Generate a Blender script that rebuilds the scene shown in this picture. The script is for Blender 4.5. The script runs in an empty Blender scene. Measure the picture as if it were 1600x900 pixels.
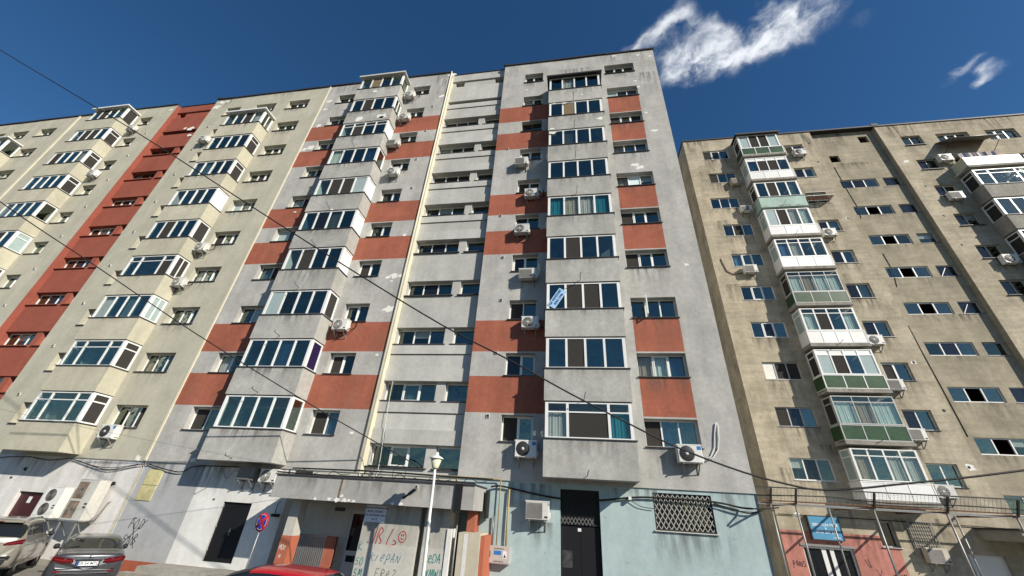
import bpy, math, random
from mathutils import Vector, Matrix
random.seed(7)
SC = bpy.context.scene
COL = SC.collection
R = math.radians

# ------------------------------------------------------------------ camera
yaw, pit, rol = -0.182, 0.5307, 0.067
fw = Vector((math.sin(yaw)*math.cos(pit), math.cos(yaw)*math.cos(pit), math.sin(pit)))
rt = Vector((math.cos(yaw), -math.sin(yaw), 0))
up = rt.cross(fw)
r2 = rt*math.cos(rol) + up*math.sin(rol)
u2 = -rt*math.sin(rol) + up*math.cos(rol)
cam_d = bpy.data.cameras.new('camera'); cam = bpy.data.objects.new('camera', cam_d); COL.objects.link(cam)
cam_d.sensor_width = 36; cam_d.lens = 600/1600*36; cam_d.clip_end = 3000; cam_d.clip_start = 0.05
M3 = Matrix((r2, u2, -fw)).transposed()
cam.matrix_world = Matrix.Translation((0, -16.398, 2.5)) @ M3.to_4x4()
SC.camera = cam

# ------------------------------------------------------------------ light and sky
SUN = Vector((1.45, -1.0, 1.05)).normalized()
sl = bpy.data.lights.new('sun', 'SUN'); so = bpy.data.objects.new('sun', sl); COL.objects.link(so)
sl.energy = 5.0; sl.angle = R(0.53); sl.color = (1.0, 0.93, 0.82)
so.rotation_euler = (-SUN).to_track_quat('-Z', 'Y').to_euler()
so.location = (20, -30, 40)
W = bpy.data.worlds.new('World'); SC.world = W; W.use_nodes = True
nt = W.node_tree; nt.nodes.clear()
def wn(t, **k):
    n = nt.nodes.new(t)
    for a, b in k.items(): setattr(n, a, b)
    return n
sky = wn('ShaderNodeTexSky', sky_type='NISHITA', sun_disc=False)
sky.sun_elevation = math.asin(SUN.z); sky.sun_rotation = math.atan2(SUN.x, SUN.y)
sky.altitude = 300; sky.air_density = 1.0; sky.dust_density = 0.2; sky.ozone_density = 4.0
hsv = wn('ShaderNodeHueSaturation'); hsv.inputs['Saturation'].default_value = 1.20; hsv.inputs['Value'].default_value = 1.0
nt.links.new(sky.outputs[0], hsv.inputs['Color'])
bg = wn('ShaderNodeBackground'); bg.inputs[1].default_value = 0.079
out = wn('ShaderNodeOutputWorld')
# clouds: wisps of fair weather cloud fixed in the sky, soft blobs broken up by noise
tc = wn('ShaderNodeTexCoord')
def vm(op, a, b=None, out_=0):
    n = wn('ShaderNodeVectorMath', operation=op)
    for i, s in enumerate((a, b)):
        if s is None: continue
        if isinstance(s, (tuple, list, Vector)): n.inputs[i].default_value = tuple(s)
        else: nt.links.new(s, n.inputs[i])
    return n.outputs['Value' if op in ('DOT_PRODUCT', 'LENGTH') else 'Vector']
def mt(op, a, b=None, c=None, clamp=False):
    n = wn('ShaderNodeMath', operation=op, use_clamp=clamp)
    for i, s in enumerate((a, b, c)):
        if s is None: continue
        if isinstance(s, (int, float)): n.inputs[i].default_value = s
        else: nt.links.new(s, n.inputs[i])
    return n.outputs[0]
def sky_dir(x, y):
    return (fw + r2*((x-800)/600) - u2*((y-450)/600)).normalized()
cf = sky_dir(1160, 70); cr = cf.cross(Vector((0, 0, 1))).normalized(); cu = cr.cross(cf)
D = tc.outputs['Generated']
df = vm('DOT_PRODUCT', D, cf); dfm = mt('MAXIMUM', df, 0.2)
cx = mt('DIVIDE', vm('DOT_PRODUCT', D, cr), dfm); cy = mt('DIVIDE', vm('DOT_PRODUCT', D, cu), dfm)
comb = wn('ShaderNodeCombineXYZ'); nt.links.new(cx, comb.inputs[0]); nt.links.new(cy, comb.inputs[1])
warp = wn('ShaderNodeTexNoise'); warp.inputs['Scale'].default_value = 14; warp.inputs['Detail'].default_value = 5
nt.links.new(comb.outputs[0], warp.inputs['Vector'])
wv = vm('SCALE', vm('SUBTRACT', warp.outputs['Color'], (.5, .5, .5)), None); wv.node.inputs['Scale'].default_value = .07
P = vm('ADD', comb.outputs[0], wv)
def c2(x, y):
    d = sky_dir(x, y); return (d.dot(cr)/d.dot(cf), d.dot(cu)/d.dot(cf))
blobs = [(1010, 62, 40, 17, 20, 1.0), (1052, 28, 34, 20, 40, .9), (1088, 82, 62, 28, -5, 1.25), (1072, 112, 45, 20, 15, 1.0),
         (1150, 92, 60, 17, 12, 1.05), (1112, 42, 45, 18, -25, .8), (1205, 62, 40, 22, 50, 1.0), (1236, 20, 52, 30, 10, 1.1),
         (1285, 28, 38, 28, 70, .95), (1190, 14, 26, 12, 40, .6), (1505, 108, 28, 9, 52, 1.3), (1555, 98, 15, 11, 60, 1.2), (1548, 118, 26, 8, 52, 1.0),
         (1355, 28, 34, 9, 40, .35)]
tot = None
for (x, y, a, b, ang, amp) in blobs:
    x0, y0 = c2(x, y)
    ex = Vector(c2(x+1, y)) - Vector((x0, y0)); ey = Vector(c2(x, y-1)) - Vector((x0, y0))
    ca, sa = math.cos(R(ang)), math.sin(R(ang))
    A = (ex*ca + ey*sa)*a; B = (-ex*sa + ey*ca)*b
    rel = vm('SUBTRACT', P, (x0, y0, 0))
    p = vm('DOT_PRODUCT', rel, (A.x/A.length_squared, A.y/A.length_squared, 0))
    q = vm('DOT_PRODUCT', rel, (B.x/B.length_squared, B.y/B.length_squared, 0))
    g = mt('ADD', mt('MULTIPLY', p, p), mt('MULTIPLY', q, q))
    g = mt('MULTIPLY', mt('POWER', 2.718, mt('MULTIPLY', g, -1.0)), amp)
    tot = g if tot is None else mt('ADD', tot, g)
fb = wn('ShaderNodeTexNoise'); fb.inputs['Scale'].default_value = 21; fb.inputs['Detail'].default_value = 8; fb.inputs['Roughness'].default_value = .6
mp = wn('ShaderNodeMapping'); mp.inputs['Rotation'].default_value = (0, 0, R(35)); mp.inputs['Scale'].default_value = (.75, 1.15, 1)
nt.links.new(P, mp.inputs['Vector']); nt.links.new(mp.outputs[0], fb.inputs['Vector'])
dens = mt('MULTIPLY', tot, mt('MULTIPLY_ADD', fb.outputs[0], 2.7, -.72))
mr = wn('ShaderNodeMapRange', interpolation_type='SMOOTHSTEP')
nt.links.new(dens, mr.inputs['Value']); mr.inputs['From Min'].default_value = .10; mr.inputs['From Max'].default_value = 1.45
cm = mt('MULTIPLY', mr.outputs[0], mt('GREATER_THAN', df, .3)); cm = mt('MULTIPLY', cm, .95)
mixc = wn('ShaderNodeMix', data_type='RGBA')
nt.links.new(cm, mixc.inputs['Factor']); nt.links.new(hsv.outputs[0], mixc.inputs['A'])
mixc.inputs['B'].default_value = (9.6, 10.0, 10.5, 1)
nt.links.new(mixc.outputs['Result'], bg.inputs[0]); nt.links.new(bg.outputs[0], out.inputs[0])
SC.view_settings.view_transform = 'Standard'; SC.view_settings.look = 'None'
SC.view_settings.exposure = 0.34; SC.view_settings.gamma = 1

# ------------------------------------------------------------------ materials
MATS = {}
def mat(name, col, rough=.8, spec=.3, metal=0, var=0, vscale=.8, streak=0, bump=0, bscale=60, stain=None, stain_amt=0, coat=0, horiz=0, orand=0):
    if name in MATS: return MATS[name]
    m = bpy.data.materials.new(name); m.use_nodes = True; t = m.node_tree
    b = t.nodes['Principled BSDF']
    b.inputs['Roughness'].default_value = rough; b.inputs['Specular IOR Level'].default_value = spec
    b.inputs['Metallic'].default_value = metal; b.inputs['Coat Weight'].default_value = coat
    N = t.nodes.new; Lk = t.links.new
    if not (orand or var or streak or bump or stain_amt or horiz):
        b.inputs['Base Color'].default_value = (*col, 1)
    else:
        geo = N('ShaderNodeNewGeometry')
        def noise(scale, det, mscale=(1, 1, 1), ro=.55):
            mpn = N('ShaderNodeMapping'); mpn.inputs['Scale'].default_value = mscale
            Lk(geo.outputs['Position'], mpn.inputs['Vector'])
            n = N('ShaderNodeTexNoise'); n.inputs['Scale'].default_value = scale; n.inputs['Detail'].default_value = det
            n.inputs['Roughness'].default_value = ro
            Lk(mpn.outputs[0], n.inputs['Vector']); return n.outputs[0]
        rgb = N('ShaderNodeRGB'); rgb.outputs[0].default_value = (*col, 1); cur = rgb.outputs[0]
        def scale_col(cur, fac, lo, hi, f0=.3, f1=.7):
            r = N('ShaderNodeMapRange'); Lk(fac, r.inputs[0]); r.inputs[1].default_value = f0; r.inputs[2].default_value = f1
            r.inputs[3].default_value = lo; r.inputs[4].default_value = hi
            v = N('ShaderNodeVectorMath'); v.operation = 'SCALE'; Lk(cur, v.inputs[0]); Lk(r.outputs[0], v.inputs['Scale']); return v.outputs[0]
        if var:
            cur = scale_col(cur, noise(vscale, 6), 1-var, 1+var)
            cur = scale_col(cur, noise(5, 6, (1, 1, 1), .7), 1-var*.95, 1+var*.95)
            cur = scale_col(cur, noise(30, 4), 1-var*.8, 1+var*.8)
        if orand:
            oi = N('ShaderNodeObjectInfo'); cur = scale_col(cur, oi.outputs['Random'], 1-orand, 1+orand, 0, 1)
        if streak: cur = scale_col(cur, noise(.9, 5, (1.6, 1.6, .28), .55), 1-streak*.8, 1+streak*.5, .3, .65)
        if horiz: cur = scale_col(cur, noise(1.2, 5, (.5, .5, 3.2), .6), 1-horiz, 1+horiz*.6, .32, .68)
        if stain_amt:
            r = N('ShaderNodeMapRange'); Lk(noise(.55, 8, (1, 1, .5), .68), r.inputs[0]); r.inputs[1].default_value = .52; r.inputs[2].default_value = .72
            r.inputs[4].default_value = stain_amt
            mx = N('ShaderNodeMix'); mx.data_type = 'RGBA'; Lk(r.outputs[0], mx.inputs['Factor']); Lk(cur, mx.inputs['A']); mx.inputs['B'].default_value = (*stain, 1); cur = mx.outputs['Result']
        Lk(cur, b.inputs['Base Color'])
        if bump:
            bn = N('ShaderNodeBump'); bn.inputs['Strength'].default_value = bump; bn.inputs['Distance'].default_value = .02
            Lk(noise(bscale, 4), bn.inputs['Height']); Lk(bn.outputs[0], b.inputs['Normal'])
    MATS[name] = m; return m
def glass_mat(name, tint, refl=.10, rough=.015, wave=.04):
    m = bpy.data.materials.new(name); m.use_nodes = True; t = m.node_tree; t.nodes.clear(); N = t.nodes.new; Lk = t.links.new
    o = N('ShaderNodeOutputMaterial'); mx = N('ShaderNodeMixShader'); tr = N('ShaderNodeBsdfTransparent'); gl = N('ShaderNodeBsdfGlossy')
    tr.inputs[0].default_value = (*tint, 1); gl.inputs['Roughness'].default_value = rough; gl.inputs[0].default_value = (.88, .96, .80, 1)
    fr = N('ShaderNodeLayerWeight'); fr.inputs[0].default_value = .5
    pw = N('ShaderNodeMath'); pw.operation = 'POWER'; Lk(fr.outputs['Facing'], pw.inputs[0]); pw.inputs[1].default_value = 4.0
    ma = N('ShaderNodeMath'); ma.operation = 'MULTIPLY_ADD'; ma.use_clamp = True; Lk(pw.outputs[0], ma.inputs[0]); ma.inputs[1].default_value = .9; ma.inputs[2].default_value = refl
    geo = N('ShaderNodeNewGeometry'); ns = N('ShaderNodeTexNoise'); ns.inputs['Scale'].default_value = 1.7; Lk(geo.outputs['Position'], ns.inputs['Vector'])
    bp = N('ShaderNodeBump'); bp.inputs['Strength'].default_value = wave; bp.inputs['Distance'].default_value = .3; Lk(ns.outputs[0], bp.inputs['Height']); Lk(bp.outputs[0], gl.inputs['Normal'])
    Lk(ma.outputs[0], mx.inputs[0]); Lk(tr.outputs[0], mx.inputs[1]); Lk(gl.outputs[0], mx.inputs[2]); Lk(mx.outputs[0], o.inputs[0])
    MATS[name] = m; return m
GREY = mat('grey_stucco', (.405, .396, .368), .92, .15, var=.14, streak=.15, bump=.35, stain=(.27, .265, .24), stain_amt=.45)
GREYP = mat('grey_balcony_stucco', (.395, .388, .355), .92, .15, orand=.07, var=.14, streak=.14, bump=.35, stain=(.28, .27, .235), stain_amt=.6)
PALE = mat('pale_band_stucco', (.44, .435, .402), .92, .15, orand=.06, var=.09, streak=.13, bump=.3)
RED = mat('terracotta_paint', (.32, .108, .068), .9, .15, var=.15, streak=.12, bump=.35, stain=(.25, .12, .085), stain_amt=.5)
REDS = mat('red_stair_paint', (.285, .086, .058), .9, .15, var=.08, streak=.07, bump=.3)
YEL = mat('pale_yellow_stucco', (.44, .42, .335), .92, .15, var=.09, streak=.11, bump=.35, stain=(.33, .32, .25), stain_amt=.35)
YELP = mat('yellow_balcony_stucco', (.465, .44, .34), .92, .15, orand=.05, var=.09, streak=.10, bump=.3, stain=(.36, .35, .27), stain_amt=.3)
CREAM = mat('cream_joint', (.62, .58, .44), .85, .2, var=.05)
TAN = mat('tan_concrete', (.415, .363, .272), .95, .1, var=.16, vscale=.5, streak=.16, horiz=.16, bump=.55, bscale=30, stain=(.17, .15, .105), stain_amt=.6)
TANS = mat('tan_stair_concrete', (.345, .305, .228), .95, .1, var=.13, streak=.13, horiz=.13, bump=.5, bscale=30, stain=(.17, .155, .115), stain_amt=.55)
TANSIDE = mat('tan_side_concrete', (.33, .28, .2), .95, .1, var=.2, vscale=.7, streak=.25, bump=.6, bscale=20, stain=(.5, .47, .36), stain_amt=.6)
CONC = mat('old_concrete', (.30, .285, .25), .95, .1, var=.16, streak=.14, bump=.5, bscale=30, stain=(.15, .14, .12), stain_amt=.6)
BLUE = mat('blue_grey_paint', (.37, .46, .455), .88, .2, var=.07, streak=.08, bump=.3, stain=(.30, .34, .33), stain_amt=.4)
WHITEW = mat('white_wall_paint', (.66, .655, .62), .9, .2, var=.07, streak=.10, bump=.25, stain=(.45, .43, .38), stain_amt=.35)
OFFW = mat('offwhite_wall_paint', (.62, .60, .575), .9, .2, var=.08, streak=.12, bump=.25, stain=(.36, .34, .30), stain_amt=.5)
LGREY = mat('light_grey_wall', (.375, .38, .38), .9, .2, var=.07, streak=.1, bump=.3)
PLINTH = mat('red_plinth', (.33, .095, .055), .9, .2, var=.1, bump=.3)
PINK = mat('pink_wall_paint', (.43, .185, .15), .92, .15, var=.14, streak=.12, bump=.4, stain=(.27, .14, .115), stain_amt=.7)
BEIGE = mat('beige_render', (.50, .45, .345), .9, .2, var=.08, streak=.1, bump=.3)
LBEIGE = mat('light_beige_render', (.47, .455, .405), .9, .2, var=.09, streak=.1, bump=.35, stain=(.34, .325, .29), stain_amt=.4)
ORANGE = mat('orange_paint', (.38, .12, .07), .9, .2, var=.08, bump=.2)
PEEL = mat('bare_white_plaster', (.74, .72, .66), .95, .1, var=.05)
PVC = mat('white_pvc', (.74, .74, .715), .4, .35, var=.04, orand=.08)
GPVC = mat('grey_metal_frame', (.42, .42, .41), .4, .4, var=.05)
BRN = mat('brown_frame', (.10, .065, .045), .5, .3)
LEDGE = mat('dark_ledge_metal', (.055, .05, .05), .5, .4, var=.1)
WLEDGE = mat('pale_ledge', (.55, .54, .50), .6, .3, var=.05)
ROOFT = mat('dark_roof_edge', (.03, .03, .032), .6, .3)
BLACK = mat('black_metal', (.010, .010, .012), .55, .25)
IRON = mat('dark_iron', (.035, .032, .03), .6, .3, var=.2)
GALV = mat('galvanised_steel', (.26, .26, .25), .45, .5, metal=.4, var=.12)
RUST = mat('rusty_steel', (.14, .075, .05), .85, .2, var=.3, vscale=5)
ROOM = mat('room_interior', (.10, .09, .08), .9, .1)
SCREEN = mat('insect_screen', (.046, .043, .039), .95, .05, var=.04)
BOARD = mat('brown_board', (.19, .145, .085), .8, .2, var=.08)
WBOARD = mat('white_board', (.62, .70, .72), .6, .3, var=.04)
CUR_W = mat('white_curtain', (.74, .72, .66), .95, .05, var=.05)
CUR_T = mat('teal_curtain', (.05, .30, .36), .95, .05, var=.05)
CUR_B = mat('beige_curtain', (.56, .44, .32), .95, .05, var=.05)
CUR_P = mat('violet_curtain', (.022, .013, .05), .95, .05, var=.05)
CUR_BL = mat('blue_curtain', (.16, .28, .48), .95, .05, var=.05)
GREEN = mat('green_wired_glass', (.035, .075, .03), .3, .4, var=.22, vscale=1.4)
PGREEN = mat('faded_green_sheet', (.34, .46, .40), .7, .2, var=.15, streak=.15)
CRPAN = mat('cream_sheet', (.50, .51, .38), .5, .3, var=.04)
ACW = mat('ac_white', (.64, .63, .585), .5, .4, var=.07, streak=.10, orand=.14)
ACD = mat('ac_grille', (.035, .035, .037), .5, .3)
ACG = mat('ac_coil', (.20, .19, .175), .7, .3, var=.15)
STKB = mat('blue_sticker', (.03, .17, .48), .4, .4)
CABLE = mat('black_cable', (.012, .012, .012), .6, .3)
WCABLE = mat('white_cable', (.65, .65, .62), .6, .3)
PIPEY = mat('yellow_brown_pipe', (.36, .27, .13), .6, .3, var=.1)
LAMPW = mat('white_lamp_paint', (.68, .68, .65), .4, .4, var=.05)
LAMPC = mat('cream_lamp_plastic', (.62, .60, .42), .35, .4, var=.05)
GLASS = glass_mat('window_glass', (.80, .83, .83), .07)
GLASSB = glass_mat('blue_glass', (.52, .60, .62), .14, wave=.07)
GLASSG = glass_mat('pale_glass', (.84, .90, .89), .09)
FROST = mat('frosted_glass', (.33, .41, .40), .25, .5, var=.06)
def stain_mat(name, col, amt):
    m = bpy.data.materials.new(name); m.use_nodes = True; t = m.node_tree; t.nodes.clear(); N = t.nodes.new; Lk = t.links.new
    o = N('ShaderNodeOutputMaterial'); mx = N('ShaderNodeMixShader'); tr = N('ShaderNodeBsdfTransparent'); df = N('ShaderNodeBsdfDiffuse'); df.inputs[0].default_value = (*col, 1)
    tcn = N('ShaderNodeTexCoord'); sep = N('ShaderNodeSeparateXYZ'); Lk(tcn.outputs['Generated'], sep.inputs[0])
    oi = N('ShaderNodeObjectInfo'); geo = N('ShaderNodeNewGeometry'); mpn = N('ShaderNodeMapping'); mpn.inputs['Scale'].default_value = (3.2, 3.2, .45); Lk(geo.outputs['Position'], mpn.inputs['Vector'])
    n = N('ShaderNodeTexNoise'); n.inputs['Scale'].default_value = 1.6; n.inputs['Detail'].default_value = 5; Lk(mpn.outputs[0], n.inputs['Vector'])
    def M_(op, a, b):
        q = N('ShaderNodeMath'); q.operation = op; q.use_clamp = True
        for i, s in enumerate((a, b)):
            if isinstance(s, (int, float)): q.inputs[i].default_value = s
            else: Lk(s, q.inputs[i])
        return q.outputs[0]
    r = N('ShaderNodeMapRange'); Lk(n.outputs[0], r.inputs[0]); r.inputs[1].default_value = .42; r.inputs[2].default_value = .68
    ex = M_('MULTIPLY', M_('MULTIPLY', sep.outputs['X'], M_('SUBTRACT', 1.0, sep.outputs['X'])), 4.0)
    f = M_('MULTIPLY', M_('POWER', sep.outputs['Z'], 1.3), M_('POWER', ex, .6)); f = M_('MULTIPLY', f, r.outputs[0])
    f = M_('MULTIPLY', f, M_('ADD', M_('MULTIPLY', oi.outputs['Random'], amt*.7), amt*.5))
    Lk(f, mx.inputs[0]); Lk(tr.outputs[0], mx.inputs[1]); Lk(df.outputs[0], mx.inputs[2]); Lk(mx.outputs[0], o.inputs[0]); MATS[name] = m; return m
STAIN = stain_mat('rain_stain', (.11, .10, .082), .62)
STAING = stain_mat('soft_rain_stain', (.15, .148, .135), .62)
STAINR = stain_mat('rust_stain_wash', (.16, .09, .045), .8)
DKGLASS = mat('dark_glass', (.010, .012, .014), .05, .6)
# ------------------------------------------------------------------ mesh helpers
class MB:
    def __init__(s): s.v = []; s.f = []; s.m = []; s.sm = []
    def quad(s, a, b, c, d, m=0):
        i = len(s.v); s.v += [tuple(a), tuple(b), tuple(c), tuple(d)]; s.f.append((i, i+1, i+2, i+3)); s.m.append(m); s.sm.append(False)
    def poly(s, pts, m=0):
        i = len(s.v); s.v += [tuple(p) for p in pts]; s.f.append(tuple(range(i, i+len(pts)))); s.m.append(m); s.sm.append(False)
    def box(s, x0, x1, y0, y1, z0, z1, m=0):
        i = len(s.v)
        s.v += [(x0, y0, z0), (x1, y0, z0), (x1, y1, z0), (x0, y1, z0), (x0, y0, z1), (x1, y0, z1), (x1, y1, z1), (x0, y1, z1)]
        for q in ((0, 3, 2, 1), (4, 5, 6, 7), (0, 1, 5, 4), (1, 2, 6, 5), (2, 3, 7, 6), (3, 0, 4, 7)):
            s.f.append(tuple(i+k for k in q)); s.m.append(m); s.sm.append(False)
        return s
    def obox(s, a, b, wy, wz, m=0):        # bar from a to b with a square section
        a = Vector(a); b = Vector(b); d = (b-a).normalized()
        h = Vector((0, 0, 1)) if abs(d.z) < .95 else Vector((0, 1, 0))
        e1 = d.cross(h).normalized()*wy/2; e2 = e1.cross(d).normalized()*wz/2
        i = len(s.v)
        for p in (a, b):
            for q in ((-1, -1), (1, -1), (1, 1), (-1, 1)): s.v.append(tuple(p+e1*q[0]+e2*q[1]))
        for q in ((3, 2, 1, 0), (4, 5, 6, 7), (0, 1, 5, 4), (1, 2, 6, 5), (2, 3, 7, 6), (3, 0, 4, 7)):
            s.f.append(tuple(i+k for k in q)); s.m.append(m); s.sm.append(False)
        return s
    def tube(s, pts, r, n=6, m=0, cap=True):
        pts = [Vector(p) for p in pts]; rr = r if isinstance(r, (list, tuple)) else [r]*len(pts)
        i0 = len(s.v); prev = None
        for k, p in enumerate(pts):
            d = (pts[min(k+1, len(pts)-1)] - pts[max(k-1, 0)]).normalized()
            if prev is None:
                h = Vector((0, 0, 1)) if abs(d.z) < .9 else Vector((0, 1, 0)); e1 = d.cross(h).normalized()
            else: e1 = (prev - d*prev.dot(d)).normalized()
            prev = e1; e2 = d.cross(e1)
            for j in range(n):
                t = 2*math.pi*j/n; s.v.append(tuple(p + e1*(math.cos(t)*rr[k]) + e2*(math.sin(t)*rr[k])))
        for k in range(len(pts)-1):
            for j in range(n):
                a = i0+k*n+j; b = i0+k*n+(j+1) % n
                s.f.append((a, b, b+n, a+n)); s.m.append(m); s.sm.append(True)
        if cap:
            s.f.append(tuple(i0+j for j in reversed(range(n)))); s.m.append(m); s.sm.append(False)
            e = i0+(len(pts)-1)*n; s.f.append(tuple(e+j for j in range(n))); s.m.append(m); s.sm.append(False)
        return s
    def lathe(s, prof, n=20, c=(0, 0, 0), m=0, axis='z'):   # prof = [(r, h)]
        i0 = len(s.v)
        for (r, h) in prof:
            for j in range(n):
                t = 2*math.pi*j/n; a, b = r*math.cos(t), r*math.sin(t)
                s.v.append((c[0]+a, c[1]+b, c[2]+h) if axis == 'z' else (c[0]+a, c[1]-h, c[2]+b))
        for k in range(len(prof)-1):
            for j in range(n):
                a = i0+k*n+j; b = i0+k*n+(j+1) % n
                s.f.append((a, b, b+n, a+n)); s.m.append(m); s.sm.append(True)
        return s
    def grid(s, pts, m=0, smooth=True):                     # pts[i][j]
        i0 = len(s.v); nj = len(pts[0])
        for row in pts: s.v += [tuple(p) for p in row]
        for i in range(len(pts)-1):
            for j in range(nj-1):
                a = i0+i*nj+j; s.f.append((a, a+1, a+nj+1, a+nj)); s.m.append(m); s.sm.append(smooth)
        return s
    def mesh(s, name, mats):
        me = bpy.data.meshes.new(name); me.from_pydata(s.v, [], s.f)
        for m in (mats if isinstance(mats, (list, tuple)) else [mats]): me.materials.append(m)
        me.polygons.foreach_set('material_index', s.m); me.polygons.foreach_set('use_smooth', s.sm)
        me.update(); return me
CACHE = {}
def cached(key, fn):
    if key not in CACHE: CACHE[key] = fn()
    return CACHE[key]
def link(name, me, parent=None, loc=(0, 0, 0), rot=None, label=None):
    o = bpy.data.objects.new(name, me); COL.objects.link(o); o.location = loc
    if rot: o.rotation_euler = rot
    if parent is not None: o.parent = parent
    if label: o['label'] = label
    return o
def tag(o, label, cat, group=None):
    o['label'] = label; o['category'] = cat
    if group: o['group'] = group
    return o
def thing(name, label, cat, loc=(0, 0, 0), rot=None, group=None):
    return tag(link(name, None, None, loc, rot), label, cat, group)
def struct(name, mb, m):
    o = link(name, mb.mesh(name, m)); o['kind'] = 'structure'; return o
WP = {}
def wlink(name, me, bld, wloc, label=None):                 # child of an unrotated thing, placed by its world position
    return link(name, me, bld, Vector(wloc) - bld.location, None, label)

# ------------------------------------------------------------------ walls with openings
def wall_mesh(mb, x0, x1, z0, z1, y, holes, zones, base=0, dep=.3, rev=None, mdef=None):
    """front wall in the plane y, openings (x0,x1,z0,z1[,depth,reveal_mat]) with reveals, painted zones (x0,x1,z0,z1,mat)"""
    xs = {x0, x1}; zs = {z0, z1}
    for h in list(holes)+list(zones):
        for a in h[:2]:
            if x0 < a < x1: xs.add(a)
        for a in h[2:4]:
            if z0 < a < z1: zs.add(a)
    xs = sorted(xs); zs = sorted(zs)
    import bisect
    hole = {}
    for h in holes:
        for i in range(bisect.bisect_left(xs, max(h[0], x0)), bisect.bisect_left(xs, min(h[1], x1))):
            for k in range(bisect.bisect_left(zs, max(h[2], z0)), bisect.bisect_left(zs, min(h[3], z1))): hole[(i, k)] = 1
    zone = {}
    for h in zones:
        for i in range(bisect.bisect_left(xs, max(h[0], x0)), bisect.bisect_left(xs, min(h[1], x1))):
            for k in range(bisect.bisect_left(zs, max(h[2], z0)), bisect.bisect_left(zs, min(h[3], z1))): zone[(i, k)] = h[4]
    for i in range(len(xs)-1):
        for k in range(len(zs)-1):
            if (i, k) in hole: continue
            mb.quad((xs[i], y, zs[k]), (xs[i+1], y, zs[k]), (xs[i+1], y, zs[k+1]), (xs[i], y, zs[k+1]), zone.get((i, k), base))
    for h in holes:
        d = h[4] if len(h) > 4 else dep; m = h[5] if len(h) > 5 else base
        a, b, c, e = h[:4]; Y = y+d
        mb.quad((a, y, c), (a, y, e), (a, Y, e), (a, Y, c), m); mb.quad((b, y, e), (b, y, c), (b, Y, c), (b, Y, e), m)
        mb.quad((a, y, e), (b, y, e), (b, Y, e), (a, Y, e), m); mb.quad((b, y, c), (a, y, c), (a, Y, c), (b, Y, c), m)

# ------------------------------------------------------------------ windows
def frame_mesh(w, h, fields, fm, tr=0, fw_=.055, mw=.06, d=.07, hb=None):
    hb = hb or fw_
    def mk():
        mb = MB(); mb.box(0, fw_, 0, d, 0, h); mb.box(w-fw_, w, 0, d, 0, h)
        mb.box(fw_, w-fw_, 0, d, 0, hb); mb.box(fw_, w-fw_, 0, d, h-hb, h)
        x = fw_; tot = w-2*fw_-mw*(len(fields)-1); s = sum(fields)
        for f in fields[:-1]:
            x += tot*f/s; mb.box(x, x+mw, .001, d-.001, hb, h-hb); x += mw
        if tr:
            x = fw_
            for f in fields: mb.box(x, x+tot*f/s, .002, d-.002, h-hb-tr-.05, h-hb-tr); x += tot*f/s+mw
        return mb.mesh('window', fm)
    return cached(('fr', round(w, 3), round(h, 3), tuple(fields), fm.name, tr, fw_, mw, hb), mk)
def pane_boxes(w, h, fields, tr=0, fw_=.055, mw=.06, hb=None):
    hb = hb or fw_
    x = fw_; tot = w-2*fw_-mw*(len(fields)-1); s = sum(fields); res = []
    for f in fields:
        pw = tot*f/s
        if tr:
            res.append((x, hb, pw, h-2*hb-tr-.05)); res.append((x, h-hb-tr, pw, tr))
        else: res.append((x, hb, pw, h-2*hb))
        x += pw+mw
    return res
def pane_mesh(w, h, m, th=.012):
    return cached(('pane', round(w, 3), round(h, 3), m.name, th), lambda: MB().box(0, w, 0, th, 0, h).mesh('pane', m))
def curtain_mesh(w, h, m):
    def mk():
        n = max(6, int(w/.035)); pts = []
        for z in (0, h*.5, h):
            pts.append([(w*i/n, .022*math.sin(i*1.9)+.012*math.sin(i*.7+z), z) for i in range(n+1)])
        return MB().grid(pts).mesh('curtain', m)
    return cached(('cur', round(w, 2), round(h, 2), m.name), mk)
def sash_mesh(w, h, fm):
    def mk():
        b = .05; mb = MB(); mb.box(0, b, 0, .03, 0, h); mb.box(w-b, w, 0, .03, 0, h); mb.box(b, w-b, 0, .03, 0, b); mb.box(b, w-b, 0, .03, h-b, h)
        return mb.mesh('sash', fm)
    return cached(('sash', round(w, 3), round(h, 3), fm.name), mk)
def rnd_pane(rs, old=False):
    r = rs.random()
    if r < .16: return SCREEN
    if r < .62: return GLASSB
    if r < .68: return FROST
    return GLASS
CURS = [CUR_W, CUR_W, CUR_W, CUR_B, CUR_B, CUR_BL]
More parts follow.
